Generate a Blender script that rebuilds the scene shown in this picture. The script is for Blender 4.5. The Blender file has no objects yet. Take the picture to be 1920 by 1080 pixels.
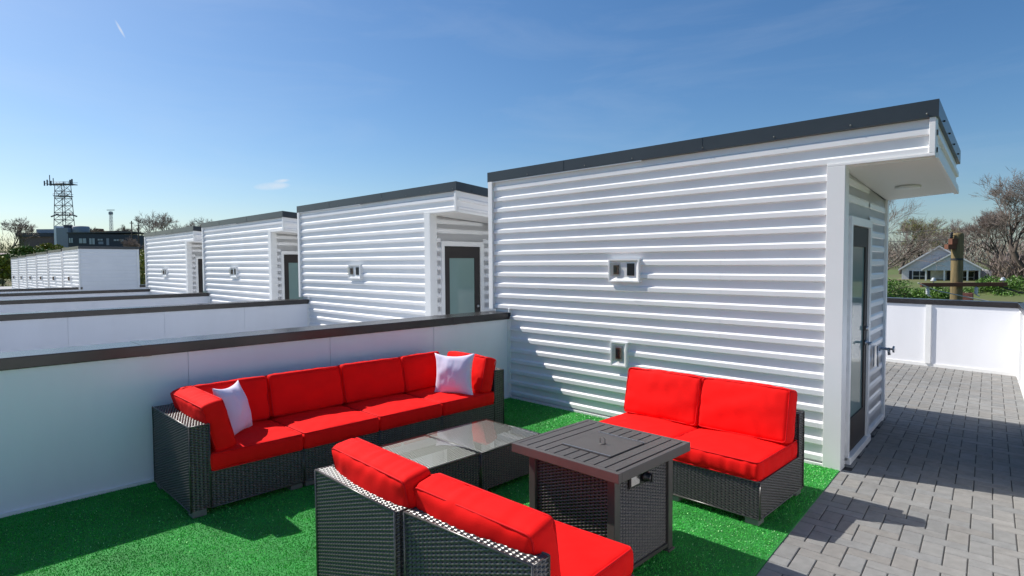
import bpy, math, random
import numpy as np
from mathutils import Vector, Matrix, noise
R = math.radians
S = bpy.context.scene
COL = S.collection

# ------------------------------------------------------------------ camera
F, YAW, PITCH, ROLL = 1108.73, 0.7805, -0.0423, -0.0067
CAM = Vector((5.1638, -5.1781, 1.68))
fw = Vector((-math.sin(YAW) * math.cos(PITCH), math.cos(YAW) * math.cos(PITCH), math.sin(PITCH)))
r0 = Vector((math.cos(YAW), math.sin(YAW), 0)); u0 = r0.cross(fw)
rr = r0 * math.cos(ROLL) + u0 * math.sin(ROLL); uu = -r0 * math.sin(ROLL) + u0 * math.cos(ROLL)
cd = bpy.data.cameras.new('camera'); cam = bpy.data.objects.new('camera', cd); COL.objects.link(cam)
cd.sensor_width = 36; cd.lens = F / 1920 * 36; cd.clip_start = 0.05; cd.clip_end = 5000
mw = Matrix((rr, uu, -fw)).transposed().to_4x4(); mw.translation = CAM
cam.matrix_world = mw
S.camera = cam

# ------------------------------------------------------------------ sky, sun, exposure
SUN_EL, SUN_AZ = R(45), R(254.2)
W = bpy.data.worlds.new("World"); S.world = W; W.use_nodes = True
nt = W.node_tree; nt.nodes.clear()
wo = nt.nodes.new('ShaderNodeOutputWorld'); bg = nt.nodes.new('ShaderNodeBackground')
sk = nt.nodes.new('ShaderNodeTexSky'); sk.sky_type = 'NISHITA'; sk.sun_disc = False
sk.sun_elevation = SUN_EL; sk.sun_rotation = SUN_AZ
sk.altitude = 150; sk.air_density = 1.0; sk.dust_density = 1.0; sk.ozone_density = 3.0
bg.inputs[1].default_value = 0.093
# thin cirrus wisps: a procedural cloud layer in the sky itself
tc = nt.nodes.new('ShaderNodeTexCoord'); mp = nt.nodes.new('ShaderNodeMapping')
mp.inputs['Scale'].default_value = (1.2, 1.6, 7.0); mp.inputs['Rotation'].default_value = (0.12, 0.2, 0.6)
nz = nt.nodes.new('ShaderNodeTexNoise'); nz.inputs['Scale'].default_value = 2.1; nz.inputs['Detail'].default_value = 9
nz.inputs['Roughness'].default_value = 0.6; nz.inputs['Distortion'].default_value = 0.5
rp = nt.nodes.new('ShaderNodeValToRGB'); rp.color_ramp.elements[0].position = 0.46; rp.color_ramp.elements[1].position = 0.85
rp.color_ramp.elements[1].color = (0.11, 0.11, 0.11, 1)
mx = nt.nodes.new('ShaderNodeMixRGB'); mx.inputs[2].default_value = (6.2, 6.6, 7.2, 1)
L = nt.links.new
L(tc.outputs['Generated'], mp.inputs[0]); L(mp.outputs[0], nz.inputs[0]); L(nz.outputs[0], rp.inputs[0])
def wisp(px, py, hw, hh, tilt, strength, prev):
    # one small cloud at a fixed bearing of the sky; returns the sum of masks
    d = (fw * F + rr * (px - 960) + uu * (540 - py)).normalized()
    ax = (r0 * math.cos(tilt) + Vector((0, 0, 1)) * math.sin(tilt)); ay = d.cross(ax).normalized()
    def dot(v, c):
        a = nt.nodes.new('ShaderNodeVectorMath'); a.operation = 'DOT_PRODUCT'; a.inputs[1].default_value = v; L(tc.outputs['Generated'], a.inputs[0])
        b = nt.nodes.new('ShaderNodeMath'); b.operation = 'SUBTRACT'; b.inputs[1].default_value = d.dot(v); L(a.outputs['Value'], b.inputs[0])
        e = nt.nodes.new('ShaderNodeMath'); e.operation = 'DIVIDE'; e.inputs[1].default_value = c; L(b.outputs[0], e.inputs[0])
        p = nt.nodes.new('ShaderNodeMath'); p.operation = 'POWER'; p.inputs[1].default_value = 2; ab = nt.nodes.new('ShaderNodeMath'); ab.operation = 'ABSOLUTE'
        L(e.outputs[0], ab.inputs[0]); L(ab.outputs[0], p.inputs[0]); return p
    p, q = dot(ax, hw), dot(ay, hh)
    s_ = nt.nodes.new('ShaderNodeMath'); L(p.outputs[0], s_.inputs[0]); L(q.outputs[0], s_.inputs[1])
    o = nt.nodes.new('ShaderNodeMath'); o.operation = 'SUBTRACT'; o.use_clamp = True; o.inputs[0].default_value = 1; L(s_.outputs[0], o.inputs[1])
    n_ = nt.nodes.new('ShaderNodeTexNoise'); n_.inputs['Scale'].default_value = 60; n_.inputs['Detail'].default_value = 5; L(tc.outputs['Generated'], n_.inputs[0])
    m_ = nt.nodes.new('ShaderNodeMath'); m_.operation = 'MULTIPLY'; L(o.outputs[0], m_.inputs[0]); L(n_.outputs[0], m_.inputs[1])
    k = nt.nodes.new('ShaderNodeMath'); k.operation = 'MULTIPLY_ADD'; k.inputs[1].default_value = strength; L(m_.outputs[0], k.inputs[0]); L(prev, k.inputs[2]); return k.outputs[0]
fac = wisp(510, 349, .026, .0065, 0.05, 1.1, rp.outputs[0])
fac = wisp(528, 339, .012, .0030, 0.10, 0.9, fac)
fac = wisp(225, 54, .0016, .0125, 0.28, 1.1, fac)
L(fac, mx.inputs[0]); hsn = nt.nodes.new('ShaderNodeHueSaturation'); hsn.inputs['Saturation'].default_value = 1.22
tnt = nt.nodes.new('ShaderNodeMixRGB'); tnt.blend_type = 'MULTIPLY'; tnt.inputs[0].default_value = 1; tnt.inputs[2].default_value = (0.84, 0.91, 0.955, 1)
L(sk.outputs[0], hsn.inputs['Color']); L(hsn.outputs[0], tnt.inputs[1]); L(tnt.outputs[0], mx.inputs[1]); L(mx.outputs[0], bg.inputs[0]); L(bg.outputs[0], wo.inputs[0])
sd = bpy.data.lights.new('sun', 'SUN'); sd.energy = 4.4; sd.angle = R(0.53); sd.color = (1.0, 0.95, 0.88)
so = bpy.data.objects.new('sun', sd); COL.objects.link(so)
sv = Vector((math.sin(SUN_AZ) * math.cos(SUN_EL), math.cos(SUN_AZ) * math.cos(SUN_EL), math.sin(SUN_EL)))
so.rotation_euler = sv.to_track_quat('Z', 'Y').to_euler(); so.location = (-20, -5, 20)
S.view_settings.view_transform = 'Standard'; S.view_settings.look = 'None'
S.view_settings.exposure = 0.42; S.view_settings.gamma = 1.0
S.render.engine = 'CYCLES'
S.cycles.max_bounces = 10; S.cycles.transparent_max_bounces = 16

# ------------------------------------------------------------------ materials
def mat(name, col, rough=0.6, metal=0.0, spec=0.5, var=0.0, vscale=3.0, bump=0.0, bscale=60.0, col2=None,
        coat=0.0, sheen=0.0, attr=None, stretch=None, detail=5):
    m = bpy.data.materials.new(name); m.use_nodes = True
    t = m.node_tree; b = t.nodes['Principled BSDF']; lk = t.links.new
    b.inputs['Base Color'].default_value = (*col, 1); b.inputs['Roughness'].default_value = rough
    b.inputs['Metallic'].default_value = metal; b.inputs['Specular IOR Level'].default_value = spec
    b.inputs['Coat Weight'].default_value = coat; b.inputs['Sheen Weight'].default_value = sheen
    tcn = t.nodes.new('ShaderNodeTexCoord'); src = tcn.outputs['Object']
    if stretch:
        mpn = t.nodes.new('ShaderNodeMapping'); mpn.inputs['Scale'].default_value = stretch
        lk(src, mpn.inputs[0]); src = mpn.outputs[0]
    cout = None
    if var or col2:
        n = t.nodes.new('ShaderNodeTexNoise'); n.inputs['Scale'].default_value = vscale; n.inputs['Detail'].default_value = detail
        n.inputs['Roughness'].default_value = 0.6
        lk(src, n.inputs['Vector'])
        rmp = t.nodes.new('ShaderNodeValToRGB'); rmp.color_ramp.elements[0].position = 0.35; rmp.color_ramp.elements[1].position = 0.65
        a = tuple(c * (1 - var) for c in col) if col2 is None else col
        c2 = tuple(min(1, c * (1 + var)) for c in col) if col2 is None else col2
        rmp.color_ramp.elements[0].color = (*a, 1); rmp.color_ramp.elements[1].color = (*c2, 1)
        lk(n.outputs[0], rmp.inputs[0]); cout = rmp.outputs[0]
    if attr:
        an = t.nodes.new('ShaderNodeAttribute'); an.attribute_name = attr
        mm = t.nodes.new('ShaderNodeMixRGB'); mm.blend_type = 'MULTIPLY'; mm.inputs[0].default_value = 1
        if cout: lk(cout, mm.inputs[1])
        else: mm.inputs[1].default_value = (*col, 1)
        lk(an.outputs['Color'], mm.inputs[2]); cout = mm.outputs[0]
    if cout: lk(cout, b.inputs['Base Color'])
    if bump:
        n2 = t.nodes.new('ShaderNodeTexNoise'); n2.inputs['Scale'].default_value = bscale; n2.inputs['Detail'].default_value = 4
        lk(src, n2.inputs['Vector'])
        bn = t.nodes.new('ShaderNodeBump'); bn.inputs['Strength'].default_value = bump; bn.inputs['Distance'].default_value = 0.01
        lk(n2.outputs[0], bn.inputs['Height']); lk(bn.outputs[0], b.inputs['Normal'])
    return m

def glass_mat(name, tint, rough=0.02, solid=None):
    # pane: fresnel reflection over a clear (or tinted solid) body
    m = bpy.data.materials.new(name); m.use_nodes = True; t = m.node_tree; lk = t.links.new
    out = t.nodes['Material Output']; t.nodes.remove(t.nodes['Principled BSDF'])
    g = t.nodes.new('ShaderNodeBsdfGlossy'); g.inputs['Roughness'].default_value = rough
    fr = t.nodes.new('ShaderNodeFresnel'); fr.inputs['IOR'].default_value = 1.52
    if solid: b = t.nodes.new('ShaderNodeBsdfDiffuse'); b.inputs[0].default_value = (*solid, 1)
    else: b = t.nodes.new('ShaderNodeBsdfTransparent'); b.inputs[0].default_value = (*tint, 1)
    geo = t.nodes.new('ShaderNodeNewGeometry'); mu = t.nodes.new('ShaderNodeMath'); mu.operation = 'SUBTRACT'; mu.use_clamp = True
    lk(fr.outputs[0], mu.inputs[0]); lk(geo.outputs['Backfacing'], mu.inputs[1])
    mixn = t.nodes.new('ShaderNodeMixShader'); lk(mu.outputs[0], mixn.inputs[0]); lk(b.outputs[0], mixn.inputs[1])
    lk(g.outputs[0], mixn.inputs[2]); lk(mixn.outputs[0], out.inputs[0])
    return m

M = {}
M['siding'] = mat('white_ribbed_metal', (0.84, 0.84, 0.84), 0.38, var=0.03, vscale=1.3)
M['trim'] = mat('white_trim', (0.84, 0.84, 0.825), 0.42, var=0.025, vscale=2.0)
M['panel'] = mat('white_parapet_panel', (0.85, 0.855, 0.885), 0.45, var=0.03, vscale=1.6, stretch=(1, 1, .25))
M['soffit'] = mat('white_soffit', (0.84, 0.82, 0.78), 0.5)
M['cap'] = mat('dark_slate_cap', (0.035, 0.042, 0.048), 0.30, var=0.12, vscale=1.5)
M['coping'] = mat('dark_bronze_coping', (0.032, 0.028, 0.027), 0.24, var=0.2, vscale=2.0, bump=0.02, bscale=8)
M['bronze'] = mat('dark_bronze_frame', (0.040, 0.034, 0.031), 0.6, spec=.3)
M['frost'] = glass_mat('frosted_door_glass', None, 0.06, solid=(0.22, 0.325, 0.305))
M['clear'] = glass_mat('clear_glass', (0.93, 0.95, 0.94), 0.015)
M['hood'] = glass_mat('clear_plastic', (0.90, 0.90, 0.88), 0.08)
M['black'] = mat('black_plastic', (0.012, 0.012, 0.013), 0.4)
M['brown'] = mat('brown_socket', (0.10, 0.055, 0.03), 0.5, var=0.5, vscale=40)
M['chrome'] = mat('chrome', (0.7, 0.7, 0.7), 0.15, metal=1)
M['steel'] = mat('steel', (0.45, 0.46, 0.47), 0.4, metal=1)
M['wicker'] = mat('black_rattan', (0.060, 0.055, 0.051), 0.34, spec=0.85, var=0.3, vscale=55)
M['wicker_brown'] = mat('dark_brown_rattan', (0.060, 0.049, 0.042), 0.34, spec=0.75, var=0.3, vscale=55)
M['inner'] = mat('dark_frame_metal', (0.01, 0.01, 0.01), 0.6)
M['red'] = mat('red_fabric', (0.90, 0.008, 0.007), 0.8, spec=0.12, var=0.04, vscale=6, bump=0.12, bscale=420)
M['piping'] = mat('red_piping', (0.70, 0.005, 0.008), 0.7, spec=0.15)
M['pillow'] = mat('lilac_white_fabric', (0.72, 0.68, 0.84), 0.8, spec=0.2, bump=0.15, bscale=350)
M['tablemetal'] = mat('brown_powder_coat', (0.086, 0.075, 0.068), 0.38, var=0.12, vscale=3, bump=0.03, bscale=300)
M['foot'] = mat('grey_plastic_foot', (0.16, 0.17, 0.16), 0.45)
M['turf'] = mat('artificial_turf_base', (0.02, 0.24, 0.035), 0.8, var=0.2, vscale=4, bump=0.8, bscale=130)
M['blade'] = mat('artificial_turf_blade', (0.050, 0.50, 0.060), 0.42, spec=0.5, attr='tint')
M['paver'] = mat('grey_concrete_paver', (0.222, 0.221, 0.213), 0.85, spec=0.3, var=0.10, vscale=14, bump=0.35, bscale=240, attr='tint', detail=9)
M['sand'] = mat('joint_sand', (0.05, 0.048, 0.045), 0.95)
M['membrane'] = mat('roof_membrane', (0.35, 0.35, 0.35), 0.8, var=0.1)
M['light'] = mat('opal_light', (0.8, 0.8, 0.78), 0.3)

# ------------------------------------------------------------------ mesh helpers
class MB:
    def __init__(s): s.v = []; s.f = []; s.t = []; s.sm = []
    def add(s, vs, fs, smooth=False, tint=None):
        o = len(s.v); s.v.extend([tuple(p) for p in vs]); s.f.extend([tuple(i + o for i in f) for f in fs])
        s.sm.extend([smooth] * len(fs))
        if tint is not None: s.t.extend([tint] * len(vs))
        return s
    def box(s, a, b, smooth=False):
        (x0, y0, z0), (x1, y1, z1) = a, b
        vs = [(x0,y0,z0),(x1,y0,z0),(x1,y1,z0),(x0,y1,z0),(x0,y0,z1),(x1,y0,z1),(x1,y1,z1),(x0,y1,z1)]
        return s.add(vs, [(0,3,2,1),(4,5,6,7),(0,1,5,4),(1,2,6,5),(2,3,7,6),(3,0,4,7)])
    def hexa(s, vs):
        return s.add(vs, [(0,3,2,1),(4,5,6,7),(0,1,5,4),(1,2,6,5),(2,3,7,6),(3,0,4,7)])
    def prism(s, poly, z0, z1):      # polygon in xy (ccw), z0/z1 may be functions of (x,y)
        g0 = z0 if callable(z0) else (lambda x, y: z0); g1 = z1 if callable(z1) else (lambda x, y: z1)
        n = len(poly)
        vs = [(x, y, g0(x, y)) for x, y in poly] + [(x, y, g1(x, y)) for x, y in poly]
        return s.add(vs, [tuple(range(n - 1, -1, -1)), tuple(range(n, 2 * n))] + [(i, (i + 1) % n, n + (i + 1) % n, n + i) for i in range(n)])
    def tube(s, pts, rad, n=6, cap=True, smooth=True, closed=False):
        pts = [Vector(p) for p in pts]; k = len(pts)
        rads = rad if isinstance(rad, (list, tuple)) else [rad] * k
        vs = []; up = Vector((0, 0, 1))
        for i, p in enumerate(pts):
            if closed: d = pts[(i + 1) % k] - pts[i - 1]
            else: d = (pts[min(i + 1, k - 1)] - pts[max(i - 1, 0)])
            d.normalize()
            a = d.cross(up if abs(d.z) < 0.95 else Vector((1, 0, 0))); a.normalize(); b = d.cross(a)
            for j in range(n):
                th = 2 * math.pi * j / n
                vs.append(p + (a * math.cos(th) + b * math.sin(th)) * rads[i])
        fs = []
        for i in range(k if closed else k - 1):
            i2 = (i + 1) % k
            for j in range(n): fs.append((i * n + j, i * n + (j + 1) % n, i2 * n + (j + 1) % n, i2 * n + j))
        if cap and not closed: fs += [tuple(range(n - 1, -1, -1)), tuple((k - 1) * n + j for j in range(n))]
        return s.add(vs, fs, smooth)
    def lathe(s, prof, c=(0, 0, 0), axis='z', n=20, smooth=True):
        vs = []
        for r_, h in prof:
            for j in range(n):
                th = 2 * math.pi * j / n; x, y = r_ * math.cos(th), r_ * math.sin(th)
                p = (x, y, h) if axis == 'z' else ((h, x, y) if axis == 'x' else (x, h, y))
                vs.append((p[0] + c[0], p[1] + c[1], p[2] + c[2]))
        fs = [(i * n + j, i * n + (j + 1) % n, (i + 1) * n + (j + 1) % n, (i + 1) * n + j) for i in range(len(prof) - 1) for j in range(n)]
        fs += [tuple(range(n - 1, -1, -1)), tuple((len(prof) - 1) * n + j for j in range(n))]
        return s.add(vs, fs, smooth)
    def grid(s, P, smooth=True):     # P: (n,m,3) array
        n, m = P.shape[:2]; o = len(s.v)
        s.v.extend(map(tuple, P.reshape(-1, 3).tolist()))
        idx = (np.arange((n - 1))[:, None] * m + np.arange(m - 1)[None]).ravel() + o
        q = np.stack([idx, idx + m, idx + m + 1, idx + 1], 1).tolist()
        s.f.extend(map(tuple, q)); s.sm.extend([smooth] * len(q)); return s
    def mesh(s, name):
        me = bpy.data.meshes.new(name); me.from_pydata(s.v, [], s.f)
        me.polygons.foreach_set('use_smooth', s.sm)
        if s.t:
            at = me.color_attributes.new('tint', 'FLOAT_COLOR', 'POINT')
            at.data.foreach_set('color', np.array(s.t, dtype=np.float32).ravel())
        me.validate(); me.update(); return me
    def build(s, name, m, parent=None, fixn=False, bevel=0, **kw):
        me = s.mesh(name)
        if fixn:
            import bmesh
            b = bmesh.new(); b.from_mesh(me); bmesh.ops.remove_doubles(b, verts=b.verts, dist=1e-5)
            bmesh.ops.recalc_face_normals(b, faces=b.faces); b.to_mesh(me); b.free()
        o = bpy.data.objects.new(name, me); COL.objects.link(o); me.materials.append(m)
        if parent: o.parent = parent
        if bevel:
            bv = o.modifiers.new('bevel', 'BEVEL'); bv.width = bevel; bv.segments = 2; bv.limit_method = 'ANGLE'; bv.angle_limit = R(40)
        for k, v in kw.items(): o[k] = v
        return o

def thing(name, label, cat, loc=(0, 0, 0), rz=0.0, group=None):
    o = bpy.data.objects.new(name, None); COL.objects.link(o); o.empty_display_size = 0.2
    o.location = loc; o.rotation_euler = (0, 0, rz); o['label'] = label; o['category'] = cat
    if group: o['group'] = group
    return o
def tag(o, label, cat, group=None):
    o['label'] = label; o['category'] = cat
    if group: o['group'] = group
    return o
def children(o): return [c for c in bpy.data.objects if c.parent is o]
def copy_thing(o, loc, rz=None, label=None, parent=None):
    c = o.copy(); COL.objects.link(c)
    if parent is not None: c.parent = parent
    else:
        c.location = loc
        if rz is not None: c.rotation_euler = (0, 0, rz)
        if label: c['label'] = label
    for ch in children(o): copy_thing(ch, None, parent=c)
    return c

# ------------------------------------------------------------------ deck, pavers, turf
TURF = [(0.0, 0.0), (3.739, -0.03), (3.905, -2.1), (4.17, -5.6), (4.25, -6.6), (0.0, -6.6)]
def turf_edge(y): return 3.736 - 0.0784 * y
def right_wall(y): return 4.385 + (5.93 - y) * 0.112
def far_wall(x): return 5.93 - (x - 4.385) * 0.14
bs = MB(); bs.prism([(-60, -16), (6.6, -16), (4.9, 6.5), (-60, 8)], -9, -0.012)
bs.build('building_deck', M['membrane'], kind='structure')
sb = MB(); sb.prism([(3.3, -6.8), (5.9, -6.8), (4.5, 6.2), (3.3, 6.3), (2.0, 6.3), (2.0, 2.0), (3.3, 2.0)], -0.010, -0.006)
sb.build('paving_bed', M['sand'], kind='structure')
pv = MB(); rng = random.Random(4)
O = Vector((4.639, -0.585, 0)); U = Vector((0.110, 0.006, 0)); V = Vector((0.0095, -0.0945, 0))
def paver(i0, i1, j0, j1):
    g = 0.0026; c = 0.0038
    c0 = O + U * i0 + V * j0; w = U * (i1 - i0); h = V * (j1 - j0)
    ctr = c0 + (w + h) / 2
    x, y = ctr.x, ctr.y
    if y > far_wall(x) + 0.10 or x > right_wall(y) + 0.10 or y < -6.6: return
    if y < 0.0 and x < turf_edge(y) - 0.04: return
    if 0.0 <= y < 2.1 and x < 3.70 - 0.0715 * y: return
    if x < 2.2: return
    wu, hu = w.normalized(), h.normalized()
    dz = rng.uniform(-0.0012, 0.0012)
    def ring(inset, z): return [c0 + wu * inset + hu * inset + Vector((0, 0, z)), c0 + w - wu * inset + hu * inset + Vector((0, 0, z)),
                                c0 + w + h - wu * inset - hu * inset + Vector((0, 0, z)), c0 + h + wu * inset - hu * inset + Vector((0, 0, z))]
    vs = ring(g, -0.012) + ring(g, -c + dz) + ring(g + c, dz)
    fs = [(0,4,5,1),(1,5,6,2),(2,6,7,3),(3,7,4,0),(4,8,9,5),(5,9,10,6),(6,10,11,7),(7,11,8,4),(8,11,10,9)]
    b = rng.gauss(1, 0.05) * (1 + 0.14 * noise.noise(Vector((x * .9, y * .9, 2))) - 0.10 * max(0, noise.noise(Vector((x * 2.3, y * 2.3, 7))))); wr = rng.uniform(-0.02, 0.03)
    pv.add(vs, fs, False, (b * (1 + wr), b, b * (1 - wr), 1))
for i in range(-26, 22):
    for j in range(-90, 75):
        c = (j - i) % 4
        if c == 1: paver(i, i + 2, j, j + 1)
        elif c == 2: paver(i, i + 1, j, j + 2)
pv.build('terrace_paving', M['paver'], fixn=True, kind='structure')

tb = MB(); tb.prism(TURF, -0.009, 0.006); tb.build('artificial_turf', M['turf'], kind='structure')
# blades: many short bent strips, thinned away from the camera
def blades():
    rs = np.random.RandomState(3); N = 420000
    x = rs.uniform(0, 4.3, N * 2); y = rs.uniform(-6.2, 0, N * 2)
    d = np.hypot(x - CAM.x, y - CAM.y)
    fx = (x - CAM.x) * fw.x + (y - CAM.y) * fw.y; sx = (x - CAM.x) * r0.x + (y - CAM.y) * r0.y
    ok = (x < 3.728 - 0.0784 * y) & (fx > 0.6) & (np.abs(sx) < fx * 0.98) & (rs.uniform(0, 1, N * 2) < np.clip(3.2 / d, 0.35, 1.0))
    x, y, d = x[ok][:N], y[ok][:N], d[ok][:N]; n = len(x)
    th = rs.uniform(0, 2 * np.pi, n); lean = rs.uniform(0.1, 1.0, n); ln = rs.uniform(0.005, 0.011, n) * (0.8 + 0.08 * d)
    wd = rs.uniform(0.0012, 0.0022, n) * (0.7 + 0.16 * d)
    # nap leans mostly one way, patches differ
    ph = 0.6 * np.sin(x * 2.1 + 1.3 * np.sin(y * 1.7)) + 0.5 * np.sin(y * 3.3 + x)
    lx = np.cos(th) * 0.7 + 0.55 * np.cos(ph); ly = np.sin(th) * 0.7 + 0.55 * np.sin(ph)
    px, py = -np.sin(th), np.cos(th)
    P = np.zeros((n, 4, 3)); hz = ln * np.sqrt(np.clip(1 - (lean * 0.75) ** 2, 0.1, 1))
    P[:, 0] = np.stack([x - px * wd, y - py * wd, np.full(n, 0.004)], 1); P[:, 1] = np.stack([x + px * wd, y + py * wd, np.full(n, 0.004)], 1)
    mxx, myy = x + lx * ln * lean * 0.35, y + ly * ln * lean * 0.35
    tx, ty = x + lx * ln * lean * 0.9, y + ly * ln * lean * 0.9
    P[:, 2] = np.stack([mxx + px * wd * .8, myy + py * wd * .8, 0.004 + hz * 0.62], 1)
    P[:, 3] = np.stack([tx, ty, 0.004 + hz], 1)
    F_ = (np.arange(n)[:, None] * 4 + np.array([[0, 1, 2]])).tolist() + (np.arange(n)[:, None] * 4 + np.array([[0, 2, 3]])).tolist()
    me = bpy.data.meshes.new('turf_blades'); me.from_pydata(P.reshape(-1, 3).tolist(), [], F_)
    t = rs.uniform(0.55, 1.35, n); yl = rs.uniform(0.8, 1.5, n); big = 1 + 0.18 * np.sin(x * 5 + 2 * np.sin(y * 4)) * np.sin(y * 6)
    spk = rs.uniform(0, 1, n) > 0.985  # specular sparkle painted into the colour of a few random blades
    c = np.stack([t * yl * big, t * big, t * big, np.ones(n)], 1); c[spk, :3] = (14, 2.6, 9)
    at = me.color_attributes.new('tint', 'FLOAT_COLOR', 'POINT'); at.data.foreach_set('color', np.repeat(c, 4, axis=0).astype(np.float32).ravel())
    me.polygons.foreach_set('use_smooth', [True] * len(me.polygons))
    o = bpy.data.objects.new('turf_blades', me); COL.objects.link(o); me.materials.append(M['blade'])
    o['kind'] = 'stuff'; o['label'] = 'short bright green plastic blades of the artificial turf'; o['category'] = 'artificial grass'
blades()
sm = MB(); sm.prism([(2.18, -4.62), (2.72, -3.86), (2.725, -3.864), (2.186, -4.625)], 0.006, 0.0072)
sm.build('turf_seam', M['sand'], kind='structure')

# ------------------------------------------------------------------ ribbed cladding
PITCH_Z = 0.1335
def rib_profile(z0, z1, top=2.640, depth=0.024):
    """(z, out) polyline going down from z1 to z0; the bright upper slope starts at top - k*pitch"""
    pts = [(z1, 0.0)]; k = 0
    while True:
        t = top - k * PITCH_Z
        seg = [(t, 0.0), (t - 0.017, depth), (t - 0.055, depth), (t - 0.064, 0.0)]
        k += 1
        if t - 0.064 < z0: break
        if t > z1: continue
        pts += seg
    pts.append((z0, 0.0)); return pts
def rib_wall(mb, x0, x1, z0, z1, y=0.0):
    pr = rib_profile(z0, z1)
    vs = [(x, y - o, z) for z, o in pr for x in (x0, x1)]
    mb.add(vs, [(2 * i, 2 * i + 2, 2 * i + 3, 2 * i + 1) for i in range(len(pr) - 1)])
def rib_wall_line(mb, a, b, z0, z1f, out, top=2.64, depth=0.008):
    """ribs along an arbitrary horizontal line a->b, out = outward 2D normal; z1f = top height at a and b"""
    pr = rib_profile(z0, max(z1f), top, depth)
    vs = []
    for z, o in pr:
        for k, p in enumerate((a, b)): vs.append((p[0] + out[0] * o, p[1] + out[1] * o, min(z, z1f[k])))
    mb.add(vs, [(2 * i, 2 * i + 2, 2 * i + 3, 2 * i + 1) for i in range(len(pr) - 1)])

# door-side face of a stairhouse runs from (3.742,0) back to (3.602,1.96)
KX = -0.0715
def face(t, off=0.0): return (3.742 + KX * t + off, t + off * 0.0715)
def roofz(y): return 2.82 - 0.068 * y
def sofz(y): return 2.412 - 0.058 * y

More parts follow.
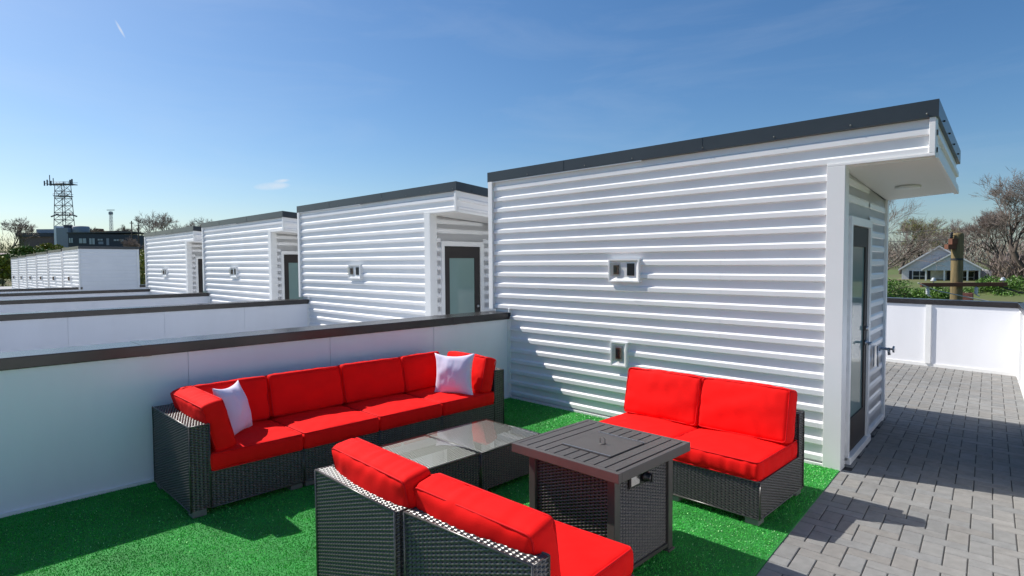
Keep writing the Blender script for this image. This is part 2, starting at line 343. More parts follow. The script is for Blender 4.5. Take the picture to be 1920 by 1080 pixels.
def stairhouse(label):
    t = thing('stairhouse', label, 'stairhouse', group='white stairhouses in a row on the roof')
    # ribbed long wall: upper run to the overhang, lower runs to the corner trim
    w = MB()
    rib_wall(w, -0.26, 4.285, 2.44, 2.70); 
    rib_wall(w, -0.26, 3.612, 1.10, 2.44); rib_wall(w, 0.018, 3.612, 0.03, 1.10)
    for xj, za, zb in ((1.15, 1.95, 2.69), (2.72, 0.9, 1.75)): rib_wall(w, xj, xj + 0.0035, za, zb, -0.0012)
    w.box((-0.26, 0.004, 0.0), (3.70, 0.10, 2.44)); w.box((-0.26, 0.004, 2.44), (4.285, 0.10, 2.70))
    w.build('ribbed_wall', M['siding'], t)
    # back and far side walls
    b = MB(); b.prism([(-0.33, 0.10), (-0.25, 0.10), (-0.25, 1.90), (-0.33, 1.90)], 0, 2.68)
    b.prism([(-0.33, 1.90), (3.60, 1.90), (3.60, 1.96), (-0.33, 1.96)], 0, 2.66)
    b.build('rear_wall', M['siding'], t)
    # door face wall (with ribs) around the opening t 0.12..1.02
    d = MB()
    def fp(t0, t1, z0, z1=None):
        za, zb = (z1, z1) if z1 else (sofz(t0) - .006, sofz(t1) - .006)
        a, c = face(t0, -0.06), face(t1, -0.06)
        d.hexa([(*a, z0), (*face(t0, -0.022), z0), (*face(t1, -0.022), z0), (*c, z0), (*a, za), (*face(t0, -0.022), za), (*face(t1, -0.022), zb), (*c, zb)])
        rib_wall_line(d, face(t0, -0.022), face(t1, -0.022), z0, (za, zb), (1, 0.07), 2.36, 0.003 if 0.15 < t0 < 1 else 0.009)
    fp(0.095, 0.18, 0.06); fp(0.18, 1.06, 2.045); fp(1.06, 1.90, 0.06)
    d.build('door_side_wall', M['siding'], t)
    tr = MB()
    tr.box((-0.335, -0.045, 1.10), (-0.262, 0.05, 2.70))                 # left end trim above parapet
    tr.box((0.0, -0.034, 0.0), (0.020, 0.0, 1.12))
    tr.prism([(3.611, -0.036), (3.745, -0.036), face(0.095, 0.004), face(0.095, -0.08), (3.611, 0.0)], 0.0, 2.425)   # corner post
    tr.box((0.0, -0.030, 0.0), (3.611, -0.002, 0.028))                   # base flashing
    tr.box((3.611, -0.036, 2.425), (4.322, 0.05, 2.447))                 # trim under the overhang
    tr.box((4.283, -0.036, 2.447), (4.322, 0.05, 2.70))
    a, c = face(1.90, -0.07), face(1.90, 0.006); e, g = face(1.97, 0.006), face(1.97, -0.07)
    tr.prism([a, c, e, g], 0.03, sofz(1.93))
    a, c = face(1.06, -0.05), face(1.06, 0.008); e, g = face(1.90, 0.008), face(1.90, -0.05)
    tr.prism([a, c, e, g], 0.03, 0.075)
    tr.build('corner_trim', M['trim'], t, bevel=0.003)
    # overhang: fascia ribbed on the end, soffit, cap
    f_ = MB(); A, B = (4.312, 0.0), (4.20, 1.72)
    out = (0.998, 0.065)
    pr = [(2.70, 0), (2.625, 0), (2.61, 0.02), (2.575, 0.02), (2.565, 0), (2.50, 0), (2.485, 0.02), (2.455, 0.02), (2.445, 0), (2.42, 0)]
    vs = []
    for z, o in pr:
        vs.append((A[0] + out[0] * o, A[1], z)); vs.append((B[0] + out[0] * o, B[1], z - 0.115))
    f_.add(vs, [(2 * i, 2 * i + 2, 2 * i + 3, 2 * i + 1) for i in range(len(pr) - 1)])
    f_.build('end_fascia', M['siding'], t)
    ft = MB(); ft.add([(4.322, -0.03, 2.412), (4.335, 0.0, 2.412), (4.222, 1.74, 2.300), (4.185, 1.74, 2.300), (4.322, -0.03, 2.447), (4.335, 0.0, 2.447), (4.222, 1.74, 2.332), (4.185, 1.74, 2.332)],
                      [(0,3,2,1),(4,5,6,7),(0,1,5,4),(1,2,6,5),(2,3,7,6),(3,0,4,7)])
    ft.build('fascia_trim', M['trim'], t)
    s_ = MB(); sp = [face(0.0, -0.05), (4.318, 0.0), (4.205, 1.72), (3.60, 1.93)]
    s_.prism(sp, lambda x, y: sofz(y), lambda x, y: sofz(y) + 0.03)
    so_ = s_.build('soffit', M['soffit'], t)
    l_ = MB(); l_.lathe([(0.10, 0.0), (0.10, -0.012), (0.085, -0.020), (0.0, -0.022)], (3.93, 1.15, sofz(1.15)), n=28)
    l_.build('soffit_light', M['light'], so_)
    # roof deck + dark cap around
    c_ = MB(); rp_ = [(-0.345, -0.045), (4.34, -0.045), (4.225, 1.76), (3.62, 2.0), (-0.345, 2.0)]
    c_.prism(rp_, lambda x, y: 2.700 - 0.068 * max(y, 0), lambda x, y: roofz(max(y, 0)))
    cp = c_.build('roof_cap', M['cap'], t)
    for x in (2.55, 0.9): j = MB(); j.box((x - 0.003, -0.0475, 2.70), (x + 0.003, -0.0452, 2.819)); j.build('cap_joint', M['cap'], cp)
    for x in (0.35, 1.2, 1.8, 2.56, 3.2, 3.78, 4.27): j = MB(); j.lathe([(0.005, 0), (0.007, -0.003), (0.003, -0.007)], (x, -0.0475, 2.725), 'y', 8); j.build('screw', M['foot'], cp)
    for q in (0.25, 0.65, 1.05, 1.45): j = MB(); j.lathe([(0.007, 0), (0.008, 0.006), (0.004, 0.012)], (4.338 - 0.0637 * q, q, 2.73 - 0.068 * q), 'x', 8); j.build('screw', M['black'], cp)
    wl = MB(); wl.box((-0.34, -0.042, 2.688), (1.9, -0.004, 2.697)); wl.build('drip_edge', M['trim'], t)
    # door
    def slab(t0, t1, z0, z1, o0, o1, m, name, par, bevel=0):
        q = MB(); q.hexa([(*face(t0, o0), z0), (*face(t0, o1), z0), (*face(t1, o1), z0), (*face(t1, o0), z0),
                          (*face(t0, o0), z1), (*face(t0, o1), z1), (*face(t1, o1), z1), (*face(t1, o0), z1)])
        return q.build(name, m, par, bevel=bevel)
    fr = MB()
    for (t0, t1, z0, z1) in ((0.18, 0.235, 0.03, 2.045), (0.985, 1.06, 0.03, 2.045), (0.235, 0.985, 1.975, 2.045)):
        fr.hexa([(*face(t0, -0.06), z0), (*face(t0, 0.012), z0), (*face(t1, 0.012), z0), (*face(t1, -0.06), z0),
                 (*face(t0, -0.06), z1), (*face(t0, 0.012), z1), (*face(t1, 0.012), z1), (*face(t1, -0.06), z1)])
    fr.build('door_casing', M['trim'], t, bevel=0.002)
    slab(0.18, 1.06, 0.0, 0.055, -0.06, 0.03, M['trim'], 'door_sill', t, 0.003)
    dr = MB()
    for (t0, t1, z0, z1) in ((0.235, 0.345, 0.06, 1.972), (0.875, 0.985, 0.06, 1.972), (0.345, 0.875, 1.80, 1.972), (0.345, 0.875, 0.06, 0.34)):
        dr.hexa([(*face(t0, -0.05), z0), (*face(t0, -0.008), z0), (*face(t1, -0.008), z0), (*face(t1, -0.05), z0),
                 (*face(t0, -0.05), z1), (*face(t0, -0.008), z1), (*face(t1, -0.008), z1), (*face(t1, -0.05), z1)])
    door = dr.build('door', M['bronze'], t)
    slab(0.345, 0.875, 0.34, 1.80, -0.035, -0.020, M['frost'], 'glass_pane', door)
    h = MB(); p = face(0.93, 0.0)
    h.lathe([(0.026, -0.01), (0.026, 0.004), (0.010, 0.006), (0.010, 0.045)], (p[0], p[1], 0.93), 'x', 14)
    h.tube([(p[0] + 0.045, p[1], 0.93), (p[0] + 0.05, p[1] - 0.06, 0.93), (p[0] + 0.045, p[1] - 0.11, 0.928)], 0.008, 8)
    h.build('door_handle', M['steel'], door)
    h = MB(); h.lathe([(0.022, -0.01), (0.020, 0.012)], (p[0], p[1], 1.06), 'x', 14); h.build('deadbolt', M['steel'], door)
    # weather boxes on the long wall
    for (x0, x1, z0, z1, kind_) in ((1.508, 1.882, 1.475, 1.715, 2), (1.535, 1.735, 0.592, 0.852, 1)):
        o = MB(); y1 = -0.048
        # bevelled frame: outer flange with sloped inner rebate
        o.box((x0, y1, z1 - 0.016), (x1 + 0.006, 0.0, z1)); o.box((x0, y1, z0), (x1, 0.0, z0 + 0.014))
        o.box((x0, y1, z0 + 0.014), (x0 + 0.014, 0.0, z1 - 0.016)); o.box((x1 - 0.014, y1, z0 + 0.014), (x1, 0.0, z1 - 0.016))
        i0, i1, k0, k1 = x0 + 0.045, x1 - 0.045, z0 + 0.05, z1 - 0.035
        a = [(x0 + .014, y1 + .002, z0 + .014), (x1 - .014, y1 + .002, z0 + .014), (x1 - .014, y1 + .002, z1 - .016), (x0 + .014, y1 + .002, z1 - .016)]
        b_ = [(i0, -0.028, k0), (i1, -0.028, k0), (i1, -0.028, k1), (i0, -0.028, k1)]
        o.add(a + b_, [(0, 1, 5, 4), (1, 2, 6, 5), (2, 3, 7, 6), (3, 0, 4, 7), (4, 5, 6, 7)])
        ob = o.build('outlet_box', M['trim'], t)
        sx0 = i0 + 0.004; sx1 = sx0 + (0.095 if kind_ == 2 else i1 - i0 - 0.008)
        s2 = MB(); s2.box((sx0 + 0.016, -0.046, k0 + 0.03), (sx1 - 0.022, -0.029, k1 - 0.03)); s2.build('socket', M['brown'], ob)
        s3 = MB(); s3.box((sx0 + 0.022, -0.050, k0 + 0.05), (sx1 - 0.045, -0.046, k1 - 0.04)); s3.build('socket_slot', M['black'], ob)
        cv = MB()
        cv.prism([(sx0, -0.029), (sx1, -0.029), (sx1, -0.085), (sx1 - 0.012, -0.097), (sx0 + 0.012, -0.097), (sx0, -0.085)][::-1], k0 + 0.012, k1 - 0.004)
        cv.build('clear_cover', M['hood'], ob, bevel=0.004)
        if kind_ == 2:
            g = MB(); g.box((i1 - 0.105, -0.036, k0 + 0.018), (i1 - 0.020, -0.029, k1 - 0.012))
            for q in range(9): g.box((i1 - 0.100, -0.040, k0 + 0.026 + q * 0.013), (i1 - 0.025, -0.036, k0 + 0.032 + q * 0.013))
            g.build('grille', M['black'], ob)
    # hose tap near the far edge of the door face
    p = face(1.62, 0.0); hb = MB()
    hb.lathe([(0.03, 0.0), (0.03, 0.006), (0.012, 0.01), (0.012, 0.09)], (p[0], p[1], 0.80), 'x', 12)
    hb.tube([(p[0] + 0.05, p[1], 0.80), (p[0] + 0.08, p[1], 0.79), (p[0] + 0.085, p[1], 0.74)], 0.014, 8)
    hb.lathe([(0.010, 0.09), (0.010, 0.115), (0.033, 0.116), (0.033, 0.128), (0.01, 0.13)], (p[0], p[1], 0.80), 'x', 10)
    tap = hb.build('hose_tap', M['steel'], t)
    pb = MB(); q0, q1 = face(1.28, 0.0), face(1.36, 0.0)
    pb.box((q0[0], 1.28, 0.66), (q0[0] + 0.012, 1.35, 0.86)); pb.tube([(q0[0] + 0.03, 1.31, 0.86), (q0[0] + 0.035, 1.31, 0.66)], 0.006, 6)
    pb.build('latch_plate', M['steel'], t)
    return t
H1 = stairhouse('nearest and largest white ribbed stairhouse, behind the red furniture, dark roof cap')
SHL = ['second white ribbed stairhouse from the right, its frosted glass door half seen over the parapet',
       'third white ribbed stairhouse from the right, narrow strip of door showing at its corner',
       'fourth white ribbed stairhouse from the right, smallest of those with a door overhang']
for k in (1, 2, 3):
    c_ = copy_thing(H1, (-5.30 * k, 0, -0.042 * k), 0, SHL[k - 1])
    for ch in children(c_):          # the neighbours have only the upper outlet box
        if ch.name.startswith('outlet_box') and ch.data.vertices[0].co.z < 1.0:
            for g_ in children(ch): bpy.data.objects.remove(g_)
            bpy.data.objects.remove(ch)

# ------------------------------------------------------------------ parapets
def parapet(k, x, y0, y1, z, label):
    t = thing('parapet_wall', label, 'parapet', (x, 0, z), group='white parapets with dark copings between the terraces')
    w = MB(); w.box((-0.30, y0, -1.0), (-0.008, y1, 0.985)); w.build('core_wall', M['panel'], t)
    ys = [-0.02]; y = -1.19
    while y > y0: ys.append(y); y -= 1.235
    ys.append(y0)
    for a, b in zip(ys[:-1], ys[1:]):
        p = MB(); p.box((-0.007, b + 0.003, 0.02), (0.0, a - 0.003, 0.986)); p.build('cladding_panel', M['panel'], t)
    s = MB(); s.box((0.0005, y0, 0.0), (0.016, -0.02, 0.030)); s.box((0.0005, -0.050, 0.03), (0.010, -0.012, 0.985)); s.build('base_strip', M['trim'], t)
    c = MB(); c.prism([(-0.335, y0), (0.020, y0), (0.020, y1), (-0.335, y1)], 0.988, 1.072)
    cp = c.build('coping', M['coping'], t, bevel=0.006)
    j = MB(); y = -0.9
    while y > y0: j.box((-0.336, y - 0.03, 0.987), (0.0215, y + 0.03, 1.0735)); y -= 3.05
    j.build('coping_joint', M['coping'], cp)
    return t
PL = ['nearest long white parapet with dark coping, directly behind the long red sofa',
      'second white parapet, just beyond the one behind the long red sofa',
      'third white parapet, ending at the second stairhouse from the left',
      'fourth white parapet, ending at the leftmost stairhouse that has a door',
      'farthest white parapet, at the foot of the blank sided white stairhouse']
for k in range(5):
    parapet(k, -5.30 * k, -9.0 - 3.5 * k, -0.004 if k < 4 else -0.99, -0.042 * k, PL[k])
# short run past the blank stairhouse
def wall_line(name, pts, label, mat_in, z1=1.03, th=0.22, side=1, pil=()):
    t = thing(name, label, 'parapet')
    w = MB(); c = MB(); tr = MB()
    for (a, b) in zip(pts[:-1], pts[1:]):
        a, b = Vector((*a, 0)), Vector((*b, 0)); d = (b - a).normalized(); n = Vector((-d.y, d.x, 0)) * side
        q = [a, b, b + n * th, a + n * th]
        if side < 0: q = q[::-1]
        w.prism([(v.x, v.y) for v in q], -0.011, z1 - 0.05)
        a2, b2 = a - n * 0.022, b - n * 0.022
        q = [a2, b2, b + n * (th + 0.02), a + n * (th + 0.02)]
        if side < 0: q = q[::-1]
        c.prism([(v.x, v.y) for v in q], z1 - 0.045, z1 + 0.03)
        q = [a - n * 0.012, b - n * 0.012, b - n * 0.001, a - n * 0.001]
        if side < 0: q = q[::-1]
        tr.prism([(v.x, v.y) for v in q], 0.001, 0.05)
        for s_ in pil:
            p = a + d * s_
            q = [p - n * 0.03, p + d * 0.075 - n * 0.03, p + d * 0.075 - n * 0.001, p - n * 0.001]
            if side < 0: q = q[::-1]
            tr.prism([(v.x, v.y) for v in q], 0.05, z1 - 0.052)
    w.build('rendered_wall', M['panel'], t, fixn=True); c.build('coping', M['coping'], t, fixn=True, bevel=0.006); tr.build('base_trim', M['trim'], t, fixn=True)
    return t
fw_l = 4.385
wall_line('end_parapet', [(0.3, far_wall(0.3)), (4.40, far_wall(4.40))], 'white end parapet beyond the paving, in front of the utility pole', M['panel'], pil=(2.98,))
wall_line('side_parapet', [(right_wall(6.1), 6.1), (right_wall(-7), -7)], 'white side parapet on the right edge of the paving', M['panel'], side=1, pil=(1.0, 3.4, 5.8, 8.2))

# ------------------------------------------------------------------ rattan furniture
WP0, WQ0 = 0.027, 0.0089
def weave(mb, o, U_, V_, lu, lv, N_):
    kp, kq = max(1, round(lu / WP0)), max(1, round(lv / WQ0)); WP, WQ = lu / kp, lv / kq; nu, nv = 6 * kp, 3 * kq
    u = np.linspace(0, lu, nu + 1)[:, None]; v = np.linspace(0, lv, nv + 1)[None, :]
    r = np.floor(v / WQ + 1e-6); t = v / WQ - r
    prof = np.sqrt(np.clip(1 - (2 * t - 1) ** 2, 0, 1))
    h = 0.0010 * prof + 0.0024 * (0.65 + 0.35 * prof) * np.cos(np.pi * u / WP + np.pi * r)
    # open holes where strands cross, staggered between rows
    m = np.floor(u / WP); du = u / WP - m - 0.5; kb = np.round(v / WQ); dv = v / WQ - kb
    hole = np.exp(-(du / 0.25) ** 2) * np.exp(-(dv / 0.46) ** 2) * (((m + kb) % 2) == 0)
    h = h - 0.016 * hole - 0.0005
    edge = np.minimum(np.minimum(u, lu - u), np.minimum(v, lv - v)); h = np.where(edge < 0.002, -0.004, h)
    P = np.array(o)[None, None] + u[..., None] * np.array(U_) + v[..., None] * np.array(V_) + h[..., None] * np.array(N_)
    mb.grid(P)
def edge_tube(mb, pts, r=0.0055): mb.tube(pts, r, 6)

def cushion_mesh(mb, Lx, Ly, T, puff, r, seed, mtx, wr=0.0060, side_puff=0.010):
    a, b, c = Lx / 2, Ly / 2, T / 2
    def axis(h):
        n = max(6, int(2 * h / 0.017)); s = np.linspace(-1, 1, n + 1); return h * np.sign(s) * (1 - (1 - np.abs(s)) ** 1.25)
    X, Y, Z = axis(a), axis(b), axis(c)
    sx = seed * 7.31
    def surf(A, B, fn):
        P = np.zeros((len(A), len(B), 3))
        for i, p in enumerate(A):
            for j, q in enumerate(B):
                x, y, z = fn(p, q)
                ix, iy, iz = max(-a + r, min(a - r, x)), max(-b + r, min(b - r, y)), max(-c + r, min(c - r, z))
                d = Vector((x - ix, y - iy, z - iz))
                if d.length > 1e-7: d.normalize(); d *= r
                x, y, z = ix + d.x, iy + d.y, iz + d.z
                fx, fy, fz = 1 - (x / a) ** 2, 1 - (y / b) ** 2, 1 - (z / c) ** 2
                fx, fy, fz = max(fx, 0), max(fy, 0), max(fz, 0)
                z += puff * (fx * fy) ** 0.8 * (z / c)
                x += side_puff * fz * (x / a) * (fy ** 0.5); y += side_puff * fz * (y / b) * (fx ** 0.5)
                # sag of corners + seam puckers + broad creases
                ey = math.exp(-(b - abs(y)) / 0.045); ex = math.exp(-(a - abs(x)) / 0.045)
                w_ = wr * ey * noise.noise(Vector((x * 24 + sx, y * 5, z * 4))) + wr * ex * noise.noise(Vector((x * 5 + sx, y * 24, z * 4)))
                w_ += wr * 1.1 * noise.noise(Vector((x * 5 + sx + 0.6 * y * 8, y * 9, z * 5 + seed)))
                w_ += wr * 0.5 * noise.noise(Vector((x * 16 + sx - y * 9, y * 14, z * 9 + seed)))
                nn = Vector((x / a * (1 if abs(x) > a * .93 else .1), y / b * (1 if abs(y) > b * .93 else .1), z / c))
                nn.normalize(); x += nn.x * w_; y += nn.y * w_; z += nn.z * w_
                P[i, j] = mtx @ Vector((x, y, z))
        mb.grid(P)
    surf(X, Y, lambda p, q: (p, q, c)); surf(X, Y[::-1], lambda p, q: (p, q, -c))
    surf(X[::-1], Z, lambda p, q: (p, b, q)); surf(X, Z, lambda p, q: (p, -b, q))
    surf(Y, Z, lambda p, q: (a, p, q)); surf(Y[::-1], Z, lambda p, q: (-a, p, q))
def piping_mesh(mb, Lx, Ly, T, r, mtx, both=True):
    a, b, c = Lx / 2 - r * .29 + .0015, Ly / 2 - r * .29 + .0015, T / 2 - r * .29 + .0035
    for s in ((1, -1) if both else (1,)):
        pts = []
        rc = r * 0.9
        for (cx, cy, a0) in ((a - rc, b - rc, 0), (-a + rc, b - rc, 90), (-a + rc, -b + rc, 180), (a - rc, -b + rc, 270)):
            for q in range(5): th = R(a0 + q * 22.5); pts.append((cx + rc * math.cos(th), cy + rc * math.sin(th)))
        out = []
        for k in range(len(pts)):
            p, q = pts[k], pts[(k + 1) % len(pts)]; dd = math.hypot(q[0] - p[0], q[1] - p[1]); n = max(1, int(dd / 0.05))
            for m_ in range(n): out.append((p[0] + (q[0] - p[0]) * m_ / n, p[1] + (q[1] - p[1]) * m_ / n))
        P = [mtx @ Vector((x, y, s * c + 0.0015 * noise.noise(Vector((x * 12, y * 12, s))))) for x, y in out]
        mb.tube(P, 0.0048, 6, closed=True)
CUSH = {}
def cushion(name, par, Lx, Ly, T, puff, r, seed, mtx, both=True):
    key = (Lx, Ly, T, puff, seed)
    mb = MB(); cushion_mesh(mb, Lx, Ly, T, puff, r, seed, mtx); o = mb.build(name, M['red'], par, fixn=True)
    pb = MB(); piping_mesh(pb, Lx, Ly, T, r, mtx, both); pb.build('piping', M['piping'], o)
    return o
def Tm(loc, rx=0, ry=0, rz=0):
    return Matrix.Translation(loc) @ Matrix.Rotation(R(rz), 4, 'Z') @ Matrix.Rotation(R(ry), 4, 'Y') @ Matrix.Rotation(R(rx), 4, 'X')

def sofa_module(label, w, D, arm=0, seed=1, group=None, back_h=0.615, seat=True, bc=None, rcol='wicker', lean=12):
    """local frame: x across, y from the back (0) to the front (D). arm = +1/-1 puts an arm panel on that side"""
    t = thing('sofa_section', label, 'sofa section', group=group)
    f = MB(); h = w / 2; ZB = 0.05; SH = 0.290; BT = 0.095; AT = 0.125
    xi0 = -h; xi1 = h
    weave(f, (-h, D, ZB), (1, 0, 0), (0, 0, 1), w, SH - ZB, (0, 1, 0))             # front
    weave(f, (-h, 0, ZB), (1, 0, 0), (0, 0, 1), w, back_h - ZB, (0, -1, 0))        # back, outside
    weave(f, (-h, BT, SH), (1, 0, 0), (0, 0, 1), w, back_h - SH, (0, 1, 0))        # back, inside
    weave(f, (-h, 0, back_h), (1, 0, 0), (0, 1, 0), w, BT, (0, 0, 1))              # back, top
    for s in (-1, 1):
        x = s * h
        if s != arm:
            weave(f, (x, 0, ZB), (0, 1, 0), (0, 0, 1), D, SH - ZB, (s, 0, 0))
            weave(f, (x, 0, SH), (0, 1, 0), (0, 0, 1), BT, back_h - SH, (s, 0, 0))
            edge_tube(f, [(x, D, ZB), (x, D, SH), (x, BT, SH), (x, BT, back_h), (x, 0, back_h), (x, 0, ZB)])
            edge_tube(f, [(x, D, ZB), (x, 0, ZB)])
        else:
            xo = x + s * AT
            weave(f, (xo, 0, ZB), (0, 1, 0), (0, 0, 1), D, back_h - ZB, (s, 0, 0))
            weave(f, (x, 0, SH), (0, 1, 0), (0, 0, 1), D, back_h - SH, (-s, 0, 0))
            lo = min(x, xo)
            weave(f, (lo, D, ZB), (1, 0, 0), (0, 0, 1), AT, back_h - ZB, (0, 1, 0))
            weave(f, (lo, 0, ZB), (1, 0, 0), (0, 0, 1), AT, back_h - ZB, (0, -1, 0))
            weave(f, (lo, 0, back_h), (0, 1, 0), (1, 0, 0), D, AT, (0, 0, 1))
            for xx in (x, xo): edge_tube(f, [(xx, D, ZB), (xx, D, back_h), (xx, 0, back_h), (xx, 0, ZB)])
            edge_tube(f, [(x, D, back_h), (xo, D, back_h)]); edge_tube(f, [(xo, D, ZB), (xo, 0, ZB)])
    edge_tube(f, [(-h, D, SH), (h, D, SH)]); edge_tube(f, [(-h, D, ZB), (h, D, ZB)]); edge_tube(f, [(-h, 0, ZB), (h, 0, ZB)])
    edge_tube(f, [(-h, 0, back_h), (h, 0, back_h)]); edge_tube(f, [(-h, BT, back_h), (h, BT, back_h)])
    f.build('rattan_frame', M[rcol], t)
    n = MB(); e = 0.007
    e = 0.016
    n.box((-h + e, e, ZB + 0.003), (h - e, D - e, SH - 0.004)); n.box((-h + e, e, SH - 0.004), (h - e, BT - e, back_h - e))
    if arm: lo, hi = sorted((arm * h, arm * (h + AT))); n.box((lo + e, e, ZB + 0.003), (hi - e, D - e, back_h - e))
    n.build('inner_frame', M['inner'], t)
    for sx in (-1, 1):
        for y in (0.05, D - 0.05):
            q = MB(); xc = sx * (h - 0.055) + (arm * AT if sx == arm else 0)
            q.box((xc - 0.045, y - 0.045, 0.004), (xc + 0.045, y + 0.045, 0.052)); q.build('foot', M['foot'], t, bevel=0.006)
    if seat:
        W_ = D - BT + 0.012
        cushion('seat_cushion', t, w - 0.006, W_, 0.120, 0.020, 0.024, seed, Tm((0, BT + W_ / 2, SH + 0.064)))
        bc = bc or {}
        bx = bc.get('x', 0.0); bl = bc.get('L', w - 0.012); bz = bc.get('z', 0.0)
        cushion('back_cushion', t, bl, bc.get('H', 0.345), bc.get('T', 0.145), bc.get('puff', 0.024), bc.get('r', 0.027), seed + 3,
                Tm((bx, bc.get('y', 0.175), 0.412 + bc.get('H', 0.345) / 2 + bz), 90 + lean + bc.get('dl', 0), bc.get('ry', 0), bc.get('rz', 0)))
        if arm:
            al = bc.get('AL', 0.70); ac = bc.get('ac', 0.46)
            cushion('arm_cushion', t, al, 0.345, 0.145, 0.020, 0.028, seed + 5,
                    Matrix.Translation((arm * (h - 0.075), ac, 0.582)) @ Matrix.Rotation(R(arm * 15), 4, 'Y') @ Matrix.Rotation(R(90), 4, 'Z') @ Matrix.Rotation(R(90), 4, 'X'))
    return t
GL = 'sections of the long red sofa along the parapet'
# long sofa: faces +x  -> local y = world x, local x = -world y
Dl = 0.83; xb = 0.145; wl_ = 0.655
m1 = sofa_module('left end section of the long red sofa, with a woven arm and a white pillow', wl_, Dl, arm=1, seed=1, group=GL)
m1.location = (xb, -3.503, 0.004); m1.rotation_euler = (0, 0, R(-90))
m2 = sofa_module('armless second section from the left of the long red sofa', wl_, Dl, seed=2, group=GL)
m2.location = (xb, -2.845, 0.004); m2.rotation_euler = (0, 0, R(-90))
copy_thing(m2, (xb, -2.187, 0.004), R(-90), 'armless third section from the left of the long red sofa')
m4 = sofa_module('right end section of the long red sofa, beside the ribbed wall, with arm and pillow', wl_, Dl, arm=-1, seed=4, group=GL,
                 bc=dict(x=0.095, L=0.47, AL=0.60, ac=0.53))
m4.location = (xb, -1.529, 0.004); m4.rotation_euler = (0, 0, R(-90))
# loveseat against the ribbed wall: faces -y
GR = 'sections of the red loveseat by the ribbed wall'
r1 = sofa_module('left section of the red loveseat standing in front of the ribbed wall', 0.665, 0.765, seed=6, group=GR, back_h=.60, bc=dict(y=0.215, H=0.375))
r1.location = (2.705, -0.735, 0.004); r1.rotation_euler = (0, 0, R(180))
r2 = sofa_module('right section of the red loveseat in front of the ribbed wall, next to the paving', 0.665, 0.765, seed=7, group=GR, back_h=.60, bc=dict(y=0.21, H=0.375))
r2.location = (3.362, -0.73, 0.004); r2.rotation_euler = (0, 0, R(180))
# foreground loveseat, back to the camera
GF = 'sections of the red loveseat seen from behind'
f1 = sofa_module('left section of the foreground loveseat seen from behind, black woven back', 0.735, 0.72, seed=9, group=GF, back_h=0.62, bc=dict(L=0.69, x=0.035, rz=-1.0, H=0.35, y=.15, puff=.030, r=.033), lean=11)
f1.location = (2.330 + .3675, -3.770, 0.004); f1.rotation_euler = (0, 0, R(-1.2))
f2 = sofa_module('right section of the foreground loveseat seen from behind, nearest the camera', 0.70, 0.71, seed=12, group=GF, back_h=0.62, bc=dict(L=0.675, x=-0.030, z=-.012, H=0.325, y=.15, ry=2.0, puff=.030, r=.033), lean=11)
f2.location = (3.090 + .350, -3.722, 0.004); f2.rotation_euler = (0, 0, R(4.0))

# ------------------------------------------------------------------ white pillows
def pillow(label, loc, rot, s=0.40, T=0.115, seed=0):
    mb = MB(); n = 30
    for sg in (1, -1):
        P = np.zeros((n + 1, n + 1, 3))
        for i in range(n + 1):
            for j in range(n + 1):
                u, v = -1 + 2 * i / n, -1 + 2 * j / n
                e = max(0, (1 - u * u) * (1 - v * v))
                x = s / 2 * u * (1 - 0.17 * (1 - v * v) * abs(u) ** 3); y = s / 2 * v * (1 - 0.17 * (1 - u * u) * abs(v) ** 3)
                z = T * e ** 0.5 * (1 - 0.1 * (u * u + v * v))
                z += 0.010 * e ** .3 * noise.noise(Vector((u * 2.5 + seed, v * 2.5, sg * 2))) + 0.004 * e ** .2 * noise.noise(Vector((u * 7 + seed, v * 3, sg)))
                P[i, j] = (x, y, sg * z)
        mb.grid(P if sg > 0 else P[:, ::-1])
    o = mb.build('throw_pillow', M['pillow'], fixn=True); o.location = loc; o.rotation_euler = rot
    tag(o, label, 'pillow', 'white throw pillows on the long red sofa'); return o
pillow('white square pillow leaning on the arm cushion of the long sofa, near end', (0.585, -3.530, 0.595), (R(73), R(3), R(135)), s=0.405, T=.085, seed=1)
pillow('white square pillow leaning upright in the far corner of the long sofa', (0.745, -1.525, 0.598), (R(78), R(-2), R(29)), s=0.425, T=.085, seed=5)

